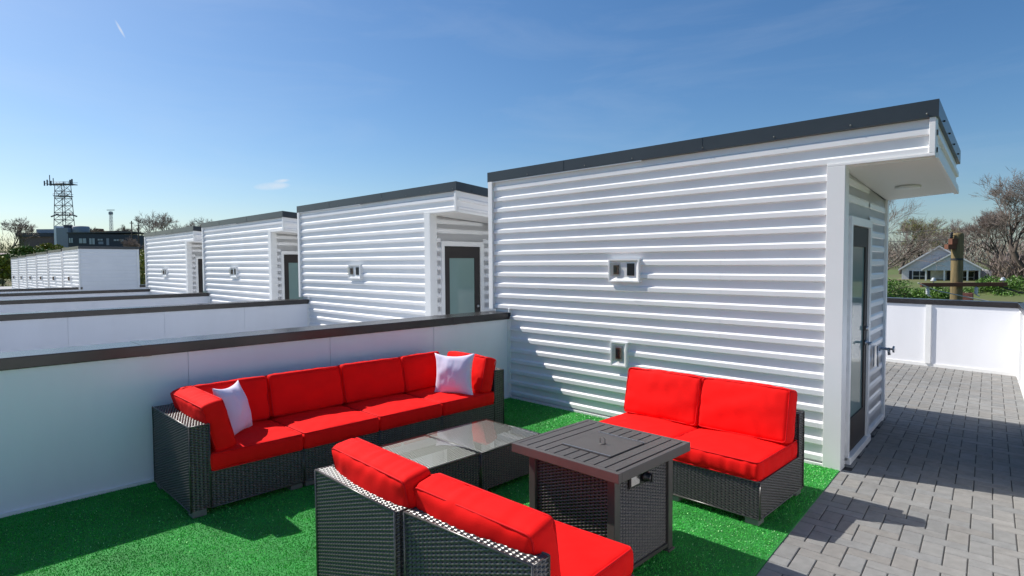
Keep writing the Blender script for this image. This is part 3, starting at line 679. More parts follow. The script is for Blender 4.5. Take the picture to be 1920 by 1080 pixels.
# ------------------------------------------------------------------ coffee tables
def coffee(label, x0, y0, x1, y1, zt=0.330):
    cx, cy = (x0 + x1) / 2, (y0 + y1) / 2; a, b = (x1 - x0) / 2, (y1 - y0) / 2
    t = thing('coffee_table', label, 'coffee table', (cx, cy, 0.004), 0, 'low rattan coffee tables with glass tops')
    f = MB(); ZB = 0.04; Z = zt - 0.012
    weave(f, (-a, -b, ZB), (1, 0, 0), (0, 0, 1), 2 * a, Z - ZB, (0, -1, 0)); weave(f, (-a, b, ZB), (1, 0, 0), (0, 0, 1), 2 * a, Z - ZB, (0, 1, 0))
    weave(f, (a, -b, ZB), (0, 1, 0), (0, 0, 1), 2 * b, Z - ZB, (1, 0, 0)); weave(f, (-a, -b, ZB), (0, 1, 0), (0, 0, 1), 2 * b, Z - ZB, (-1, 0, 0))
    weave(f, (-a, -b, Z), (1, 0, 0), (0, 1, 0), 2 * a, 2 * b, (0, 0, 1))
    for sx in (-1, 1):
        for sy in (-1, 1): edge_tube(f, [(sx * a, sy * b, ZB), (sx * a, sy * b, Z)])
        edge_tube(f, [(sx * a, -b, Z), (sx * a, b, Z)]); edge_tube(f, [(-a, sx * b, Z), (a, sx * b, Z)])
    f.build('rattan_body', M['wicker_brown'], t)
    n = MB(); n.box((-a + .008, -b + .008, ZB), (a - .008, b - .008, Z - 0.008)); n.build('inner_frame', M['inner'], t)
    g = MB(); g.box((-a + .002, -b + .002, Z + 0.006), (a - .002, b - .002, Z + 0.0115)); g.build('glass_top', M['clear'], t, bevel=0.0012)
    for sx in (-1, 1):
        for sy in (-1, 1):
            q = MB(); q.box((sx * (a - .04) - .03, sy * (b - .04) - .03, 0), (sx * (a - .04) + .03, sy * (b - .04) + .03, ZB)); q.build('foot', M['foot'], t, bevel=.005)
    return t
coffee('glass topped rattan coffee table nearer the ribbed wall, beside the fire table', 1.425, -2.372, 2.065, -1.735)
coffee('glass topped rattan coffee table partly hidden behind the foreground loveseat', 1.42, -3.02, 2.06, -2.384)

# ------------------------------------------------------------------ fire table
ft_ = thing('fire_table', 'square dark brown slatted fire table with woven sides and a centre lid', 'fire table', (3.14, -2.41, 0.004), R(0.0))
hx, hy, TZ = 0.372, 0.362, 0.632
mb = MB(); rw = 0.030
mb.box((-hx, -hy, TZ - .052), (hx, -hy + rw, TZ)); mb.box((-hx, hy - rw, TZ - .052), (hx, hy, TZ))
mb.box((-hx, -hy + rw, TZ - .052), (-hx + rw, hy - rw, TZ)); mb.box((hx - rw, -hy + rw, TZ - .052), (hx, hy - rw, TZ))
mb.build('table_rim', M['tablemetal'], ft_, bevel=.003)
mb = MB(); ns = 10; iw = 2 * (hx - rw - 0.003); lx0, lx1, ly0, ly1 = -0.134, 0.194, -0.185, 0.155
for k in range(ns):
    a = -hx + rw + 0.003 + iw * k / ns; b = a + iw / ns - 0.008
    if b < lx0 + .004 or a > lx1 - .004: mb.box((a, -hy + rw + .001, TZ - .012), (b, hy - rw - .001, TZ - .0005))
    else:
        mb.box((a, -hy + rw + .001, TZ - .012), (b, ly0 - .004, TZ - .0005)); mb.box((a, ly1 + .004, TZ - .012), (b, hy - rw - .001, TZ - .0005))
mb.build('table_slats', M['tablemetal'], ft_, bevel=.002)
mb = MB(); mb.box((-hx + .02, -hy + .02, TZ - .045), (hx - .02, hy - .02, TZ - .026)); mb.build('under_tray', M['inner'], ft_)
mb = MB(); mb.box((lx0 - .001, ly0, TZ - .010), (lx1 + .001, ly1, TZ + .0045)); lid = mb.build('centre_lid', M['tablemetal'], ft_, bevel=.002)
mb = MB()
for yy in (ly0 + .004, ly1 - .004): mb.box((lx0, yy - .004, TZ + .0046), (lx1, yy + .004, TZ + .0085))
mb.build('lid_edge', M['steel'], lid)
mb = MB(); cx, cy = (lx0 + lx1) / 2, (ly0 + ly1) / 2 - 0.01
mb.lathe([(0.020, 0.0045), (0.020, 0.007), (0.017, 0.008)], (cx, cy, TZ), n=20)
mb.tube([(cx - .017, cy, TZ + .007), (cx - .017, cy, TZ + .034), (cx - .010, cy, TZ + .040), (cx + .010, cy, TZ + .040), (cx + .017, cy, TZ + .034), (cx + .017, cy, TZ + .007)], .0025, 8)
mb.build('lid_handle', M['tablemetal'], lid)
bx_, by_ = 0.300, 0.292
for sx in (-1, 1):
    for sy in (-1, 1):
        q = MB(); w_ = 0.048
        x0, x1 = sorted((sx * bx_, sx * (bx_ - w_))); y0, y1 = sorted((sy * by_, sy * (by_ - w_)))
        q.box((x0, y0, 0.012), (x1, y1, TZ - .0525)); lg = q.build('leg', M['tablemetal'], ft_, bevel=.003)
        q = MB(); q.box((x0 - .010, y0 - .010, 0), (x1 + .010, y1 + .010, 0.012)); q.build('foot_plate', M['tablemetal'], lg, bevel=.002)
mb = MB(); e = 0.014; ZB, ZT = 0.05, TZ - .055
weave(mb, (-bx_ + .048, -by_ + e, ZB), (1, 0, 0), (0, 0, 1), 2 * bx_ - .096, ZT - ZB, (0, -1, 0))
weave(mb, (-bx_ + .048, by_ - e, ZB), (1, 0, 0), (0, 0, 1), 2 * bx_ - .096, ZT - ZB, (0, 1, 0))
weave(mb, (bx_ - e, -by_ + .048, ZB), (0, 1, 0), (0, 0, 1), 2 * by_ - .096, ZT - ZB, (1, 0, 0))
weave(mb, (-bx_ + e, -by_ + .048, ZB), (0, 1, 0), (0, 0, 1), 2 * by_ - .096, ZT - ZB, (-1, 0, 0))
mb.build('woven_panel', M['wicker_brown'], ft_)
mb = MB(); mb.box((-bx_ + .02, -by_ + .02, ZB - .01), (bx_ - .02, by_ - .02, ZT)); mb.build('inner_frame', M['inner'], ft_)
mb = MB()
for (a, b, c, d) in ((-bx_ + .048, -by_ + .004, bx_ - .048, -by_ + .022), (-bx_ + .048, by_ - .022, bx_ - .048, by_ - .004), (bx_ - .022, -by_ + .048, bx_ - .004, by_ - .048), (-bx_ + .004, -by_ + .048, -bx_ + .022, by_ - .048)):
    mb.box((a, b, .030), (c, d, .050))
mb.build('bottom_rail', M['tablemetal'], ft_)
mb = MB(); mb.box((bx_ - .013, -0.150, 0.475), (bx_ - .004, 0.035, 0.548)); cpn = mb.build('control_panel', M['black'], ft_, bevel=.003)
mb = MB(); mb.box((bx_ - .004, -0.140, 0.488), (bx_ + .0005, -0.062, 0.540)); mb.build('chrome_plate', M['chrome'], cpn)
mb = MB(); mb.lathe([(0.030, -.004), (0.030, .012), (0.024, .014), (0.022, .040), (0.019, .043)], (bx_, -0.010, 0.512), 'x', 18)
mb.box((bx_ + .043, -0.014, 0.492), (bx_ + .049, -0.006, 0.532)); mb.build('knob', M['black'], cpn)

# ------------------------------------------------------------------ far row of blank sided stairhouses
def far_house(k, label):
    x1 = -21.2 - 3.62 * k; x0 = x1 - 3.30; z = -0.16 - 0.033 * k
    t = thing('far_stairhouse', label, 'stairhouse', (x1, 0, z), group='far row of blank sided stairhouses')
    w = MB(); rib_wall(w, x0 - x1, -0.05, 0.0, 2.46, -0.93); w.box((x0 - x1, -0.926, 0), (-0.004, -0.85, 2.46)); w.build('ribbed_wall', M['siding'], t)
    b = MB(); b.box((-0.10, -0.85, -1.0), (0.0, 0.93, 2.46)); b.box((x0 - x1, -0.85, 0), (-0.10, 0.93, 2.45))
    for q in range(19): b.add([(0, -.90, -.08 + q * .1335), (0, .86, -.08 + q * .1335), (.022, -.90, -.075 + q * .1335), (.022, .86, -.075 + q * .1335), (.002, -.90, .05 + q * .1335), (.002, .86, .05 + q * .1335)], [(0, 1, 3, 2), (2, 3, 5, 4)])
    b.build('blank_side', M['siding'], t)
    tr = MB(); tr.box((-0.05, -0.965, 0), (0.012, -0.91, 2.46)); tr.box((-0.03, 0.87, 0), (0.014, 0.955, 2.46)); tr.box((x0 - x1 - .02, -0.96, 0), (x0 - x1 + .04, -0.90, 2.46)); tr.build('corner_trim', M['trim'], t)
    c = MB(); c.box((x0 - x1 - .03, -0.965, 2.462), (0.03, 0.97, 2.56)); c.build('roof_cap', M['cap'], t)
    v = MB(); v.box((-1.9, -0.99, 1.25), (-1.65, -0.93, 1.45)); o = v.build('outlet_box', M['trim'], t)
    v = MB(); v.box((-1.84, -1.03, 1.28), (-1.72, -0.992, 1.42)); v.build('socket', M['brown'], o)
    return t
FHL = ['nearest blank sided white stairhouse at the left, its large plain side facing the camera', 'second ribbed stairhouse of the far left row',
       'third ribbed stairhouse of the far left row', 'fourth ribbed stairhouse of the far left row', 'fifth ribbed stairhouse of the far left row',
       'last and smallest ribbed stairhouse at the far left end of the row']
for k in range(6): far_house(k, FHL[k])
t = thing('parapet_wall', 'short piece of dark topped white parapet between the blank stairhouse and its neighbour', 'parapet')
q = MB(); q.box((-21.5, 0.96, -1), (-21.21, 5, 0.83)); q.build('core_wall', M['panel'], t)
q = MB(); q.box((-21.53, 0.94, 0.832), (-21.18, 5, 0.93)); q.build('coping', M['coping'], t)

# ------------------------------------------------------------------ terrain
def sstep(a, b, x): x = min(1, max(0, (x - a) / (b - a))); return x * x * (3 - 2 * x)
def ground_h(x, y):
    dx, dy = x - CAM.x, y - CAM.y; d = math.hypot(dx, dy); az = math.degrees(math.atan2(-dx, dy))
    right = -9 + 5.6 * sstep(24, 58, d) + 2.5 * sstep(58, 84, d) + 1.2 * sstep(84, 160, d)
    left = -9 + 9.6 * sstep(70, 145, d) + 6.0 * sstep(150, 235, d)
    w = sstep(20, 60, az) if az < 130 else 1 - sstep(130, 180, az)
    return right * (1 - w) + left * w + 0.4 * noise.noise(Vector((x * .02, y * .02, 0)))
g = MB(); rad = [0, 15, 20, 26, 32, 40, 48, 56, 64, 72, 80, 90, 100, 115, 130, 145, 160, 180, 200, 220, 245, 280, 350, 500, 900, 2500]; NA = 96
P = np.zeros((len(rad), NA + 1, 3))
for i, d in enumerate(rad):
    for j in range(NA + 1):
        a = 2 * math.pi * j / NA; x, y = CAM.x + d * math.cos(a), CAM.y + d * math.sin(a)
        P[i, j] = (x, y, ground_h(x, y) - 0.05)
g.grid(P)
M['lawn'] = mat('spring_lawn', (0.07, 0.13, 0.02), 0.9, col2=(0.14, 0.12, 0.06), vscale=0.12, bump=0.5, bscale=3)
g.build('ground', M['lawn'], kind='structure', fixn=True)

# ------------------------------------------------------------------ vegetation
M['bark'] = mat('grey_brown_bark', (0.085, 0.065, 0.052), 0.9, var=0.25, vscale=4)
M['twig'] = mat('brown_twigs', (0.25, 0.20, 0.175), 0.9)
M['leaf'] = mat('spring_leaves', (0.10, 0.17, 0.02), 0.6, attr='tint')
M['leafy'] = mat('yellow_green_leaves', (0.21, 0.23, 0.02), 0.6, attr='tint')
M['bush'] = mat('bright_shrub_leaves', (0.085, 0.19, 0.022), 0.55, attr='tint')
def leaf_quads(mb, c, rad, n, size, rs):
    for _ in range(n):
        while True:
            p = rs.uniform(-1, 1, 3)
            if (p ** 2).sum() < 1: break
        p = Vector(p); p = p * (0.45 + 0.55 * p.length)
        pos = Vector(c) + Vector((p.x * rad[0], p.y * rad[1], p.z * rad[2]))
        a = Vector(rs.normal(size=3)).normalized(); b = a.cross(Vector(rs.normal(size=3))).normalized()
        s = size * rs.uniform(0.6, 1.4); tn = rs.uniform(0.55, 1.35)
        mb.add([pos - a * s, pos - b * s * .6, pos + a * s, pos + b * s * .6], [(0, 1, 2, 3)], False, (tn * rs.uniform(.9, 1.2), tn, tn * .9, 1))
def leafy_tree(kind, label, x, y, h, w, m, seed, leaf=0.28, nl=2600, trunk=0.3, group=None, zb=None, low=0.15, cat='tree'):
    z = ground_h(x, y) if zb is None else zb
    t = thing(kind, label, cat, (x, y, z), 0, group); rs = np.random.RandomState(seed)
    tk = MB(); tk.tube([(0, 0, -0.5), (0.02 * h, 0, h * .3), (0, 0.02 * h, h * .6), (0, 0, h * .85)], [trunk * h * .05 + .06, trunk * h * .04 + .04, .05, .02], 6)
    for q in range(7):
        a = rs.uniform(0, 6.28); z0 = h * rs.uniform(.25, .6)
        tk.tube([(0, 0, z0), (w * .22 * math.cos(a), w * .22 * math.sin(a), z0 + h * .15), (w * .42 * math.cos(a), w * .42 * math.sin(a), z0 + h * .25)], [.06, .04, .015], 4)
    tk.build('trunk', M['bark'], t)
    cr = MB(); nc = 26
    for q in range(nc):
        while True:
            p = rs.uniform(-1, 1, 3)
            if .2 < (p ** 2).sum() < 1: break
        zc = h * (low + (1 - low) * .5) + p[2] * h * (1 - low) * .42
        leaf_quads(cr, (p[0] * w * .42, p[1] * w * .42, zc), (w * .17, w * .17, h * (1 - low) * .14), nl // nc, leaf, rs)
    cr.build('crown', m, t); return t
def bare_tree(kind, label, x, y, h, spread, seed, buds=0, group=None, zb=None, lean=(0, 0), levels=6, r0_=0.28, first=.28, budm=None, twigr=0.014):
    z = ground_h(x, y) if zb is None else zb
    t = thing(kind, label, 'tree', (x, y, z), 0, group); rs = random.Random(seed)
    tk, tw, bd = MB(), MB(), MB(); rn = np.random.RandomState(seed)
    def grow(p, d, ln, r, lv):
        n = 3; pts = [p]; q = p.copy(); dd = d.copy()
        for i in range(n):
            dd = (dd + Vector((rs.gauss(0, .16), rs.gauss(0, .16), rs.gauss(0, .10) + .05))).normalized(); q = q + dd * ln / n; pts.append(q.copy())
        rr_ = [r * (1 - .42 * i / n) for i in range(n + 1)]
        (tk if lv >= levels - 2 else tw).tube(pts, rr_, 6 if lv >= levels - 1 else (4 if lv >= levels - 3 else 3), cap=False)
        if lv == 0:
            if buds: leaf_quads(bd, tuple(q), (.35, .35, .3), buds, .055, rn)
            return
        kids = 3 if lv > 1 else 4
        for k in range(kids + (1 if rs.random() < .4 else 0)):
            s = rs.uniform(.45, 1.0) if k else 1.0
            b = pts[-1] if s > .8 else pts[2]
            ax = Vector((rs.gauss(0, 1), rs.gauss(0, 1), rs.gauss(0, .5))).normalized()
            nd = (dd + ax * spread * rs.uniform(.6, 1.25)).normalized()
            grow(b.copy(), nd, ln * rs.uniform(.62, .82), max(twigr * .6, r * rs.uniform(.42, .6)), lv - 1)
    grow(Vector((0, 0, -.4)), Vector((lean[0], lean[1], 1)).normalized(), h * first, r0_, levels)
    tk.build('trunk', M['bark'], t); tw.build('crown', M['twig'], t)
    if buds: bd.build('buds', budm or M['leafy'], t)
    return t

# right side
GT = 'bare trees beyond the end parapet'
bare_tree('bare_tree', 'large bare spreading tree at the right edge, right of the utility pole', 0.2, 78, 17.0, .75, 5, group=GT, r0_=.36, twigr=.020, levels=7, first=.23)
bare_tree('bare_tree', 'bare tree just behind the right of the gabled house', -4.5, 108, 12.5, .7, 11, group=GT, r0_=.26, twigr=.026, levels=7, first=.24)
bare_tree('bare_tree', 'tall bare tree half hidden behind the stairhouse corner, branches reaching under the overhang', -8.6, 41.5, 13.5, .7, 23, group=GT, r0_=.26, zb=-6, levels=6, twigr=.010, lean=(.04, 0), first=.36)
bare_tree('budding_tree', 'budding green tree between the stairhouse and the gabled house', -17.3, 106, 12.0, .6, 31, buds=3, group=GT, r0_=.3, twigr=.030)
bare_tree('budding_tree', 'budding tree farther back, left of the gabled house', -18.5, 130, 12, .6, 37, buds=2, group=GT, r0_=.3, twigr=.034)
bare_tree('bare_tree', 'slender bare tree behind the roof ridge of the gabled house', -11.5, 118, 11, .6, 41, group=GT, r0_=.25, twigr=.034)
bare_tree('bare_tree', 'bare tree behind the large one at the right edge', 3.2, 94, 13.5, .75, 43, group=GT, r0_=.3, twigr=.026, levels=7, first=.24)
GB = 'rounded green shrubs in front of the gabled house'
def shrub(label, x, y, h, w, seed, m=None, zb=None, leaf=.085, nl=4200):
    return leafy_tree('shrub', label, x, y, h, w, m or M['bush'], seed, leaf=leaf, nl=nl, trunk=.1, group=GB, zb=zb, low=.02, cat='shrub')
shrub('bright green shrub left of the utility pole, beside the stairhouse wall', -9.6, 64.0, 3.3, 6.4, 3, zb=-3.4, nl=7000)
shrub('low green shrub just left of the utility pole', -6.2, 66.4, 2.8, 5.2, 4, zb=-3.4, nl=6000)
shrub('green shrub hidden partly behind the utility pole', -3.9, 69.2, 2.7, 4.6, 5, zb=-3.4, nl=5000)
shrub('largest green shrub, right of the utility pole', -1.3, 70.0, 3.8, 5.8, 6, zb=-3.6, nl=8000)
shrub('small green shrub at the right edge of the view', 1.6, 73.2, 2.3, 3.6, 7, zb=-3.4)
shrub('low green shrub nearest the parapet corner at the right', 0.6, 62.0, 2.6, 5.0, 8, zb=-4.4, nl=5000)
# distant woods: uncountable twiggy mass
def woods(nm, label, arcs, n, m, seed):
    mb = MB(); rs = np.random.RandomState(seed)
    for (a0, a1, d0, d1, hz) in arcs:
        for _ in range(n):
            a = R(rs.uniform(a0, a1)); d = rs.uniform(d0, d1); x, y = CAM.x - d * math.sin(a), CAM.y + d * math.cos(a)
            top = hz * (.62 + .38 * noise.noise(Vector((x * .06, y * .06, 3))) + .25 * noise.noise(Vector((x * .25, y * .25, 9))))
            z = ground_h(x, y) + max(0.2, top) * rs.uniform(0, 1) ** .8
            for _k in range(3):
                p = Vector((x, y, z)) + Vector(rs.uniform(-1, 1, 3)); dr = Vector((rs.normal() * .5, rs.normal() * .5, 1)).normalized() * rs.uniform(.5, 1.5)
                sd_ = dr.cross(Vector((rs.normal(), rs.normal(), .1))).normalized() * rs.uniform(.03, .09); tn = rs.uniform(.6, 1.4)
                mb.add([p - sd_, p + sd_, p + dr], [(0, 1, 2)], False, (tn, tn, tn * rs.uniform(.8, 1.1), 1))
    o = mb.build(nm, m); o['kind'] = 'stuff'; o['label'] = label; o['category'] = 'woods'
M['woodsc'] = mat('winter_woods', (0.21, 0.165, 0.145), .9, attr='tint')
M['woodsg'] = mat('greening_woods', (0.12, 0.13, 0.04), .8, attr='tint')
woods('distant_woods', 'bare brown woods along the horizon behind the houses', [(-12, 24, 135, 175, 8.0), (-6, 5.2, 83, 100, 2.6)], 9000, M['woodsc'], 5)
woods('hillside_scrub', 'brown and green scrub covering the hillside at the left', [(68, 95, 120, 142, 3.4), (66, 76.5, 150, 200, 5.5), (84, 96, 160, 215, 6.0)], 2600, M['woodsg'], 6)

# ------------------------------------------------------------------ gabled house (right, behind)
M['bluesiding'] = mat('pale_blue_siding', (0.62, 0.67, 0.72), 0.7, var=.05)
M['whitebrick'] = mat('painted_brick', (0.74, 0.73, 0.73), 0.8, var=.12, vscale=3)
M['shingle'] = mat('grey_brown_shingles', (0.16, 0.135, 0.125), 0.9, var=.2, vscale=2.5)
M['darkglass'] = glass_mat('window_glass', None, .05, solid=(.03, .035, .04))
M['shutter'] = mat('dark_shutter', (0.02, 0.025, 0.04), .6)
M['brick'] = mat('red_brick', (0.18, 0.07, 0.055), .9, var=.3, vscale=3)
hs = thing('gabled_house', 'pale blue gabled house with a front porch, behind the utility pole', 'house', (-12.72, 84.1, -1.70), R(9.0))
hs.scale = (0.785, 0.9, 1.0)
def gable(mb, x0, x1, y0, y1, ze, za):
    xm = (x0 + x1) / 2
    mb.add([(x0, y0, ze), (x1, y0, ze), (xm, y0, za), (x0, y1, ze), (x1, y1, ze), (xm, y1, za)], [(0, 1, 2), (5, 4, 3), (0, 2, 5, 3), (1, 4, 5, 2), (0, 3, 4, 1)])
mb = MB(); mb.box((0, 0, -1), (9.8, 9, 2.35)); mb.build('lower_wall', M['whitebrick'], hs)
mb = MB(); gable(mb, 0, 9.8, 0.02, 8.9, 2.36, 5.05); mb.build('gable_wall', M['bluesiding'], hs)
def roof(mb, x0, x1, y0, y1, ze, za, th=.14):
    xm = (x0 + x1) / 2
    for a in (x0, x1):
        mb.add([(a, y0, ze), (xm, y0, za), (xm, y1, za), (a, y1, ze), (a, y0, ze + th), (xm, y0, za + th), (xm, y1, za + th), (a, y1, ze + th)],
               [(0, 1, 2, 3), (4, 7, 6, 5), (0, 4, 5, 1), (1, 5, 6, 2), (2, 6, 7, 3), (3, 7, 4, 0)])
mb = MB(); roof(mb, -.45, 10.25, -.35, 9.4, 2.15, 5.1); mb.build('roof', M['shingle'], hs)
mb = MB(); roof(mb, -.47, 10.27, -.42, -.352, 2.05, 5.0, .2); mb.build('bargeboard', M['trim'], hs)
mb = MB(); mb.box((9.8, 2.2, -1), (12.0, 8, 2.1)); mb.build('side_wing', M['whitebrick'], hs)
mb = MB(); mb.add([(9.9, 1.9, 3.2), (12.3, 1.9, 2.1), (12.3, 8.3, 2.1), (9.9, 8.3, 3.2), (9.9, 1.9, 3.3), (12.3, 1.9, 2.2), (12.3, 8.3, 2.2), (9.9, 8.3, 3.3)], [(0, 1, 2, 3), (4, 7, 6, 5), (0, 4, 5, 1), (1, 5, 6, 2), (2, 6, 7, 3), (3, 7, 4, 0)]); mb.build('wing_roof', M['shingle'], hs)
mb = MB(); gable(mb, 3.1, 10.0, -3.9, -.01, 2.38, 4.12); mb.box((3.1, -3.9, 2.15), (10.0, -3.7, 2.379)); mb.build('porch_gable', M['bluesiding'], hs)
mb = MB(); roof(mb, 2.7, 10.4, -4.15, .3, 2.2, 4.2, .1); pr_ = mb.build('porch_roof', M['shingle'], hs)
mb = MB(); roof(mb, 2.68, 10.42, -4.22, -4.152, 2.1, 4.12, .18); mb.build('bargeboard', M['trim'], pr_)
for x in (3.3, 5.6, 8.4, 9.8):
    mb = MB(); mb.box((x - .1, -3.85, -1), (x + .1, -3.65, 2.15)); mb.build('porch_post', M['trim'], hs)
mb = MB(); mb.box((5.95, -.05, -.1), (6.85, -.005, 2.0)); mb.build('front_door', M['shutter'], hs)
def window(x0, x1, z0, z1, shut=True):
    mb = MB(); mb.box((x0 - .08, -.07, z0 - .08), (x1 + .08, -.005, z1 + .08)); f = mb.build('window', M['trim'], hs)
    for a, b in ((x0, (x0 + x1) / 2 - .04), ((x0 + x1) / 2 + .04, x1)):
        for c, d in ((z0, (z0 + z1) / 2 - .03), ((z0 + z1) / 2 + .03, z1)):
            mb = MB(); mb.box((a, -.085, c), (b, -.071, d)); mb.build('pane', M['darkglass'], f)
    if shut:
        for a in (x0 - .55, x1 + .14):
            mb = MB(); mb.box((a, -.06, z0 - .05), (a + .40, -.006, z1 + .05)); mb.build('shutter', M['shutter'], hs)
window(1.55, 3.30, .75, 2.0); window(7.9, 9.3, .6, 1.95)
mb = MB(); mb.box((4.1, -.04, 3.3), (4.9, .018, 3.9)); mb.build('gable_vent', M['bluesiding'], hs)
# white house at the far right edge
wh = thing('white_house', 'white house with a grey roof at the right edge, under the bare tree', 'house', (-1.1, 82.5, -1.9), R(6))
mb = MB(); mb.box((0, 0, -1), (7, 6, 2.4)); mb.build('wall', M['whitebrick'], wh)
mb = MB(); roof(mb, -.4, 7.4, -.4, 6.4, 2.4, 4.1); mb.build('roof', M['shingle'], wh)
mb = MB(); mb.box((1.0, -.05, .8), (2.2, -.01, 1.9)); mb.build('window', M['darkglass'], wh)
# parked car in front of it
M['carpaint'] = mat('dark_grey_car_paint', (.05, .055, .06), .3, coat=.5)
car = thing('parked_car', 'dark grey car parked at the right edge in front of the white house', 'car', (0.2, 76.5, -2.55), R(8))
mb = MB(); prof = [(-2.1, .35), (-2.15, .75), (-1.5, .95), (-.9, 1.38), (.5, 1.42), (1.25, .98), (2.0, .82), (2.1, .38)]
vs = [(x, y, z) for y in (-.85, .85) for x, z in prof]; n = len(prof)
mb.add(vs, [tuple(range(n)), tuple(range(2 * n - 1, n - 1, -1))] + [(i, (i + 1) % n, n + (i + 1) % n, n + i) for i in range(n)]); mb.build('body', M['carpaint'], car, fixn=True, bevel=.08)
mb = MB(); mb.prism([(-.85, -.858), (.95, -.858), (.95, -.852), (-.85, -.852)], .98, 1.28); mb.build('side_window', M['darkglass'], car)
for x in (-1.3, 1.3):
    for y in (-.78, .78):
        mb = MB(); mb.lathe([(.33, -.1), (.33, .1)], (x, y, .33), 'y', 18); mb.build('wheel', M['black'], car)
bw = MB(); bw.box((-3.35, 55.6, -5), (-2.05, 56.2, -1.05)); tag(bw.build('brick_wall', M['brick']), 'short red brick wall behind the right arm of the utility pole', 'wall')

# ------------------------------------------------------------------ near utility pole
M['polewood'] = mat('treated_pole_wood', (0.235, 0.165, 0.07), .85, var=.22, vscale=3, stretch=(6, 6, .5), bump=.5, bscale=18, col2=(.12, .10, .045))
M['armwood'] = mat('rusty_brown_crossarm', (0.15, 0.058, 0.032), .85, var=.2)
M['ceramic'] = mat('grey_white_insulator', (.62, .64, .66), .25, spec=.6)
M['wire'] = mat('pale_wire', (.45, .45, .44), .5)
M['darkwire'] = mat('dark_wire', (.03, .03, .03), .6)
up = thing('utility_pole', 'thick yellowish wooden utility pole with a low rusty crossarm beyond the parapet', 'utility pole', (2.20, 16.56, -9.05), R(44.7))
mb = MB(); mb.tube([(0, 0, 0), (0, 0, 6), (0, 0, 11.46), (0, 0, 11.53)], [.175, .160, .150, .13], 20); mb.build('pole', M['polewood'], up)
mb = MB(); mb.box((-1.19, -.235, 9.95), (1.33, -.15, 10.065)); ca = mb.build('crossarm', M['armwood'], up, bevel=.01)
for x in (-.98, .44):
    mb = MB(); mb.lathe([(.012, 0), (.03, -.03), (.062, -.05), (.035, -.075), (.062, -.10), (.035, -.125), (.062, -.15), (.035, -.175), (.055, -.20), (.02, -.24)], (x, -.19, 9.95), n=12)
    mb.tube([(x, -.19, 9.71), (x + .10, -.19, 9.66)], .02, 6); mb.build('hanging_insulator', M['ceramic'], ca)
for x in (-.82, 1.22):
    mb = MB(); mb.lathe([(.012, 0), (.012, .04), (.07, .05), (.075, .08), (.04, .10), (.055, .12), (.02, .15)], (x, -.19, 10.065), n=12); mb.build('pin_insulator', M['ceramic'], ca)
mb = MB(); mb.box((-.36, -.12, 11.05), (-.12, .04, 11.19)); mb.box((-.26, -.14, 11.19), (-.10, .02, 11.36)); mb.build('top_bracket', M['armwood'], up)
mb = MB(); mb.lathe([(.02, 0), (.05, .03), (.03, .06), (.05, .09), (.03, .12), (.045, .15), (.01, .2)], (-.22, -.05, 11.36), n=10); mb.build('top_insulator', M['black'], up)
mb = MB(); mb.tube([(0, 0, 10.72), (0, 0, 10.78)], .156, 20, cap=False); mb.build('pole_band', M['darkwire'], up)
def wire(label, pts, r=.012, m='wire', sag=0.0, nm='overhead_wire'):
    o = MB(); P_ = []
    for a, b in zip(pts[:-1], pts[1:]):
        a, b = Vector(a), Vector(b)
        for k in range(13):
            s_ = k / 12; p = a.lerp(b, s_); p.z -= sag * 4 * s_ * (1 - s_); P_.append(p)
    o.tube(P_, r, 5); return tag(o.build(nm, M[m]), label, 'wire')
wire('thin overhead wire running left from the top of the wooden pole, the upper one', [(2.04, 16.4, 2.60), (-22, 60, 9.5)], .010, 'darkwire', 1.6)
wire('thin overhead wire running left from the wooden pole, the lower one', [(2.04, 16.4, 2.3), (-22, 60, 8.2)], .010, 'darkwire', 1.4)
wire('pale cable sloping down across the crossarm to the parapet', [(1.45, 15.4, 1.02), (1.85, 15.9, .78), (3.25, 16.7, .42)], .016, 'wire', .01, 'cable')
wire('short dark cable on the right end of the crossarm', [(3.05, 17.2, .95), (3.62, 17.6, .70)], .022, 'darkwire', .02, 'cable')

# ------------------------------------------------------------------ left background
M['slate'] = mat('dark_blue_grey_wall', (.052, .060, .075), .7, var=.08)
M['grey'] = mat('grey_render', (.30, .33, .37), .7, var=.06)
M['lattice'] = mat('grey_steel_lattice', (.11, .12, .14), .6)
M['roofbrown'] = mat('brown_roof', (.17, .13, .12), .9, var=.15)
M['beige'] = mat('beige_roof', (.42, .34, .31), .9)
M['winlight'] = mat('pale_window_blind', (.46, .50, .52), .4)
RZ = R(44.7); k_ = 200 / F
ob = thing('office_building', 'long dark slate office building with a row of pale windows on the hill', 'building', (-242.7, 31.8, 0), RZ)
def zz(y): return 1.68 + (498.3 - y) * k_ * 1.0 + 0.0
mb = MB(); mb.add([(0, 0, 3), (23.1, 0, 3), (23.1, 10, 3), (0, 10, 3), (0, 0, zz(437)), (23.1, 0, zz(441)), (23.1, 10, zz(441)), (0, 10, zz(437))], [(0,3,2,1),(4,5,6,7),(0,1,5,4),(1,2,6,5),(2,3,7,6),(3,0,4,7)])
mb.build('wall', M['slate'], ob)
for a, b, c, d in ((129, 136, 446, 455), (148, 161, 447, 456), (167, 177, 447, 458), (183, 192, 448, 451), (213, 223, 449, 452), (226, 231, 449, 454)):
    mb = MB(); mb.box(((a - 127) * k_, -.12, zz(d)), ((b - 127) * k_, -.02, zz(c))); w_ = mb.build('window', M['winlight'], ob)
    mb = MB(); mb.box(((a + b) / 2 * k_ - 127 * k_ - .06, -.2, zz(d)), ((a + b) / 2 * k_ - 127 * k_ + .06, -.121, zz(c))); mb.build('mullion', M['slate'], w_)
for a, b, c, d in ((199, 204, 447, 460), (184, 193, 453, 458)):
    mb = MB(); mb.box(((a - 127) * k_, -.1, zz(d)), ((b - 127) * k_, -.02, zz(c))); mb.build('door', M['grey'], ob)
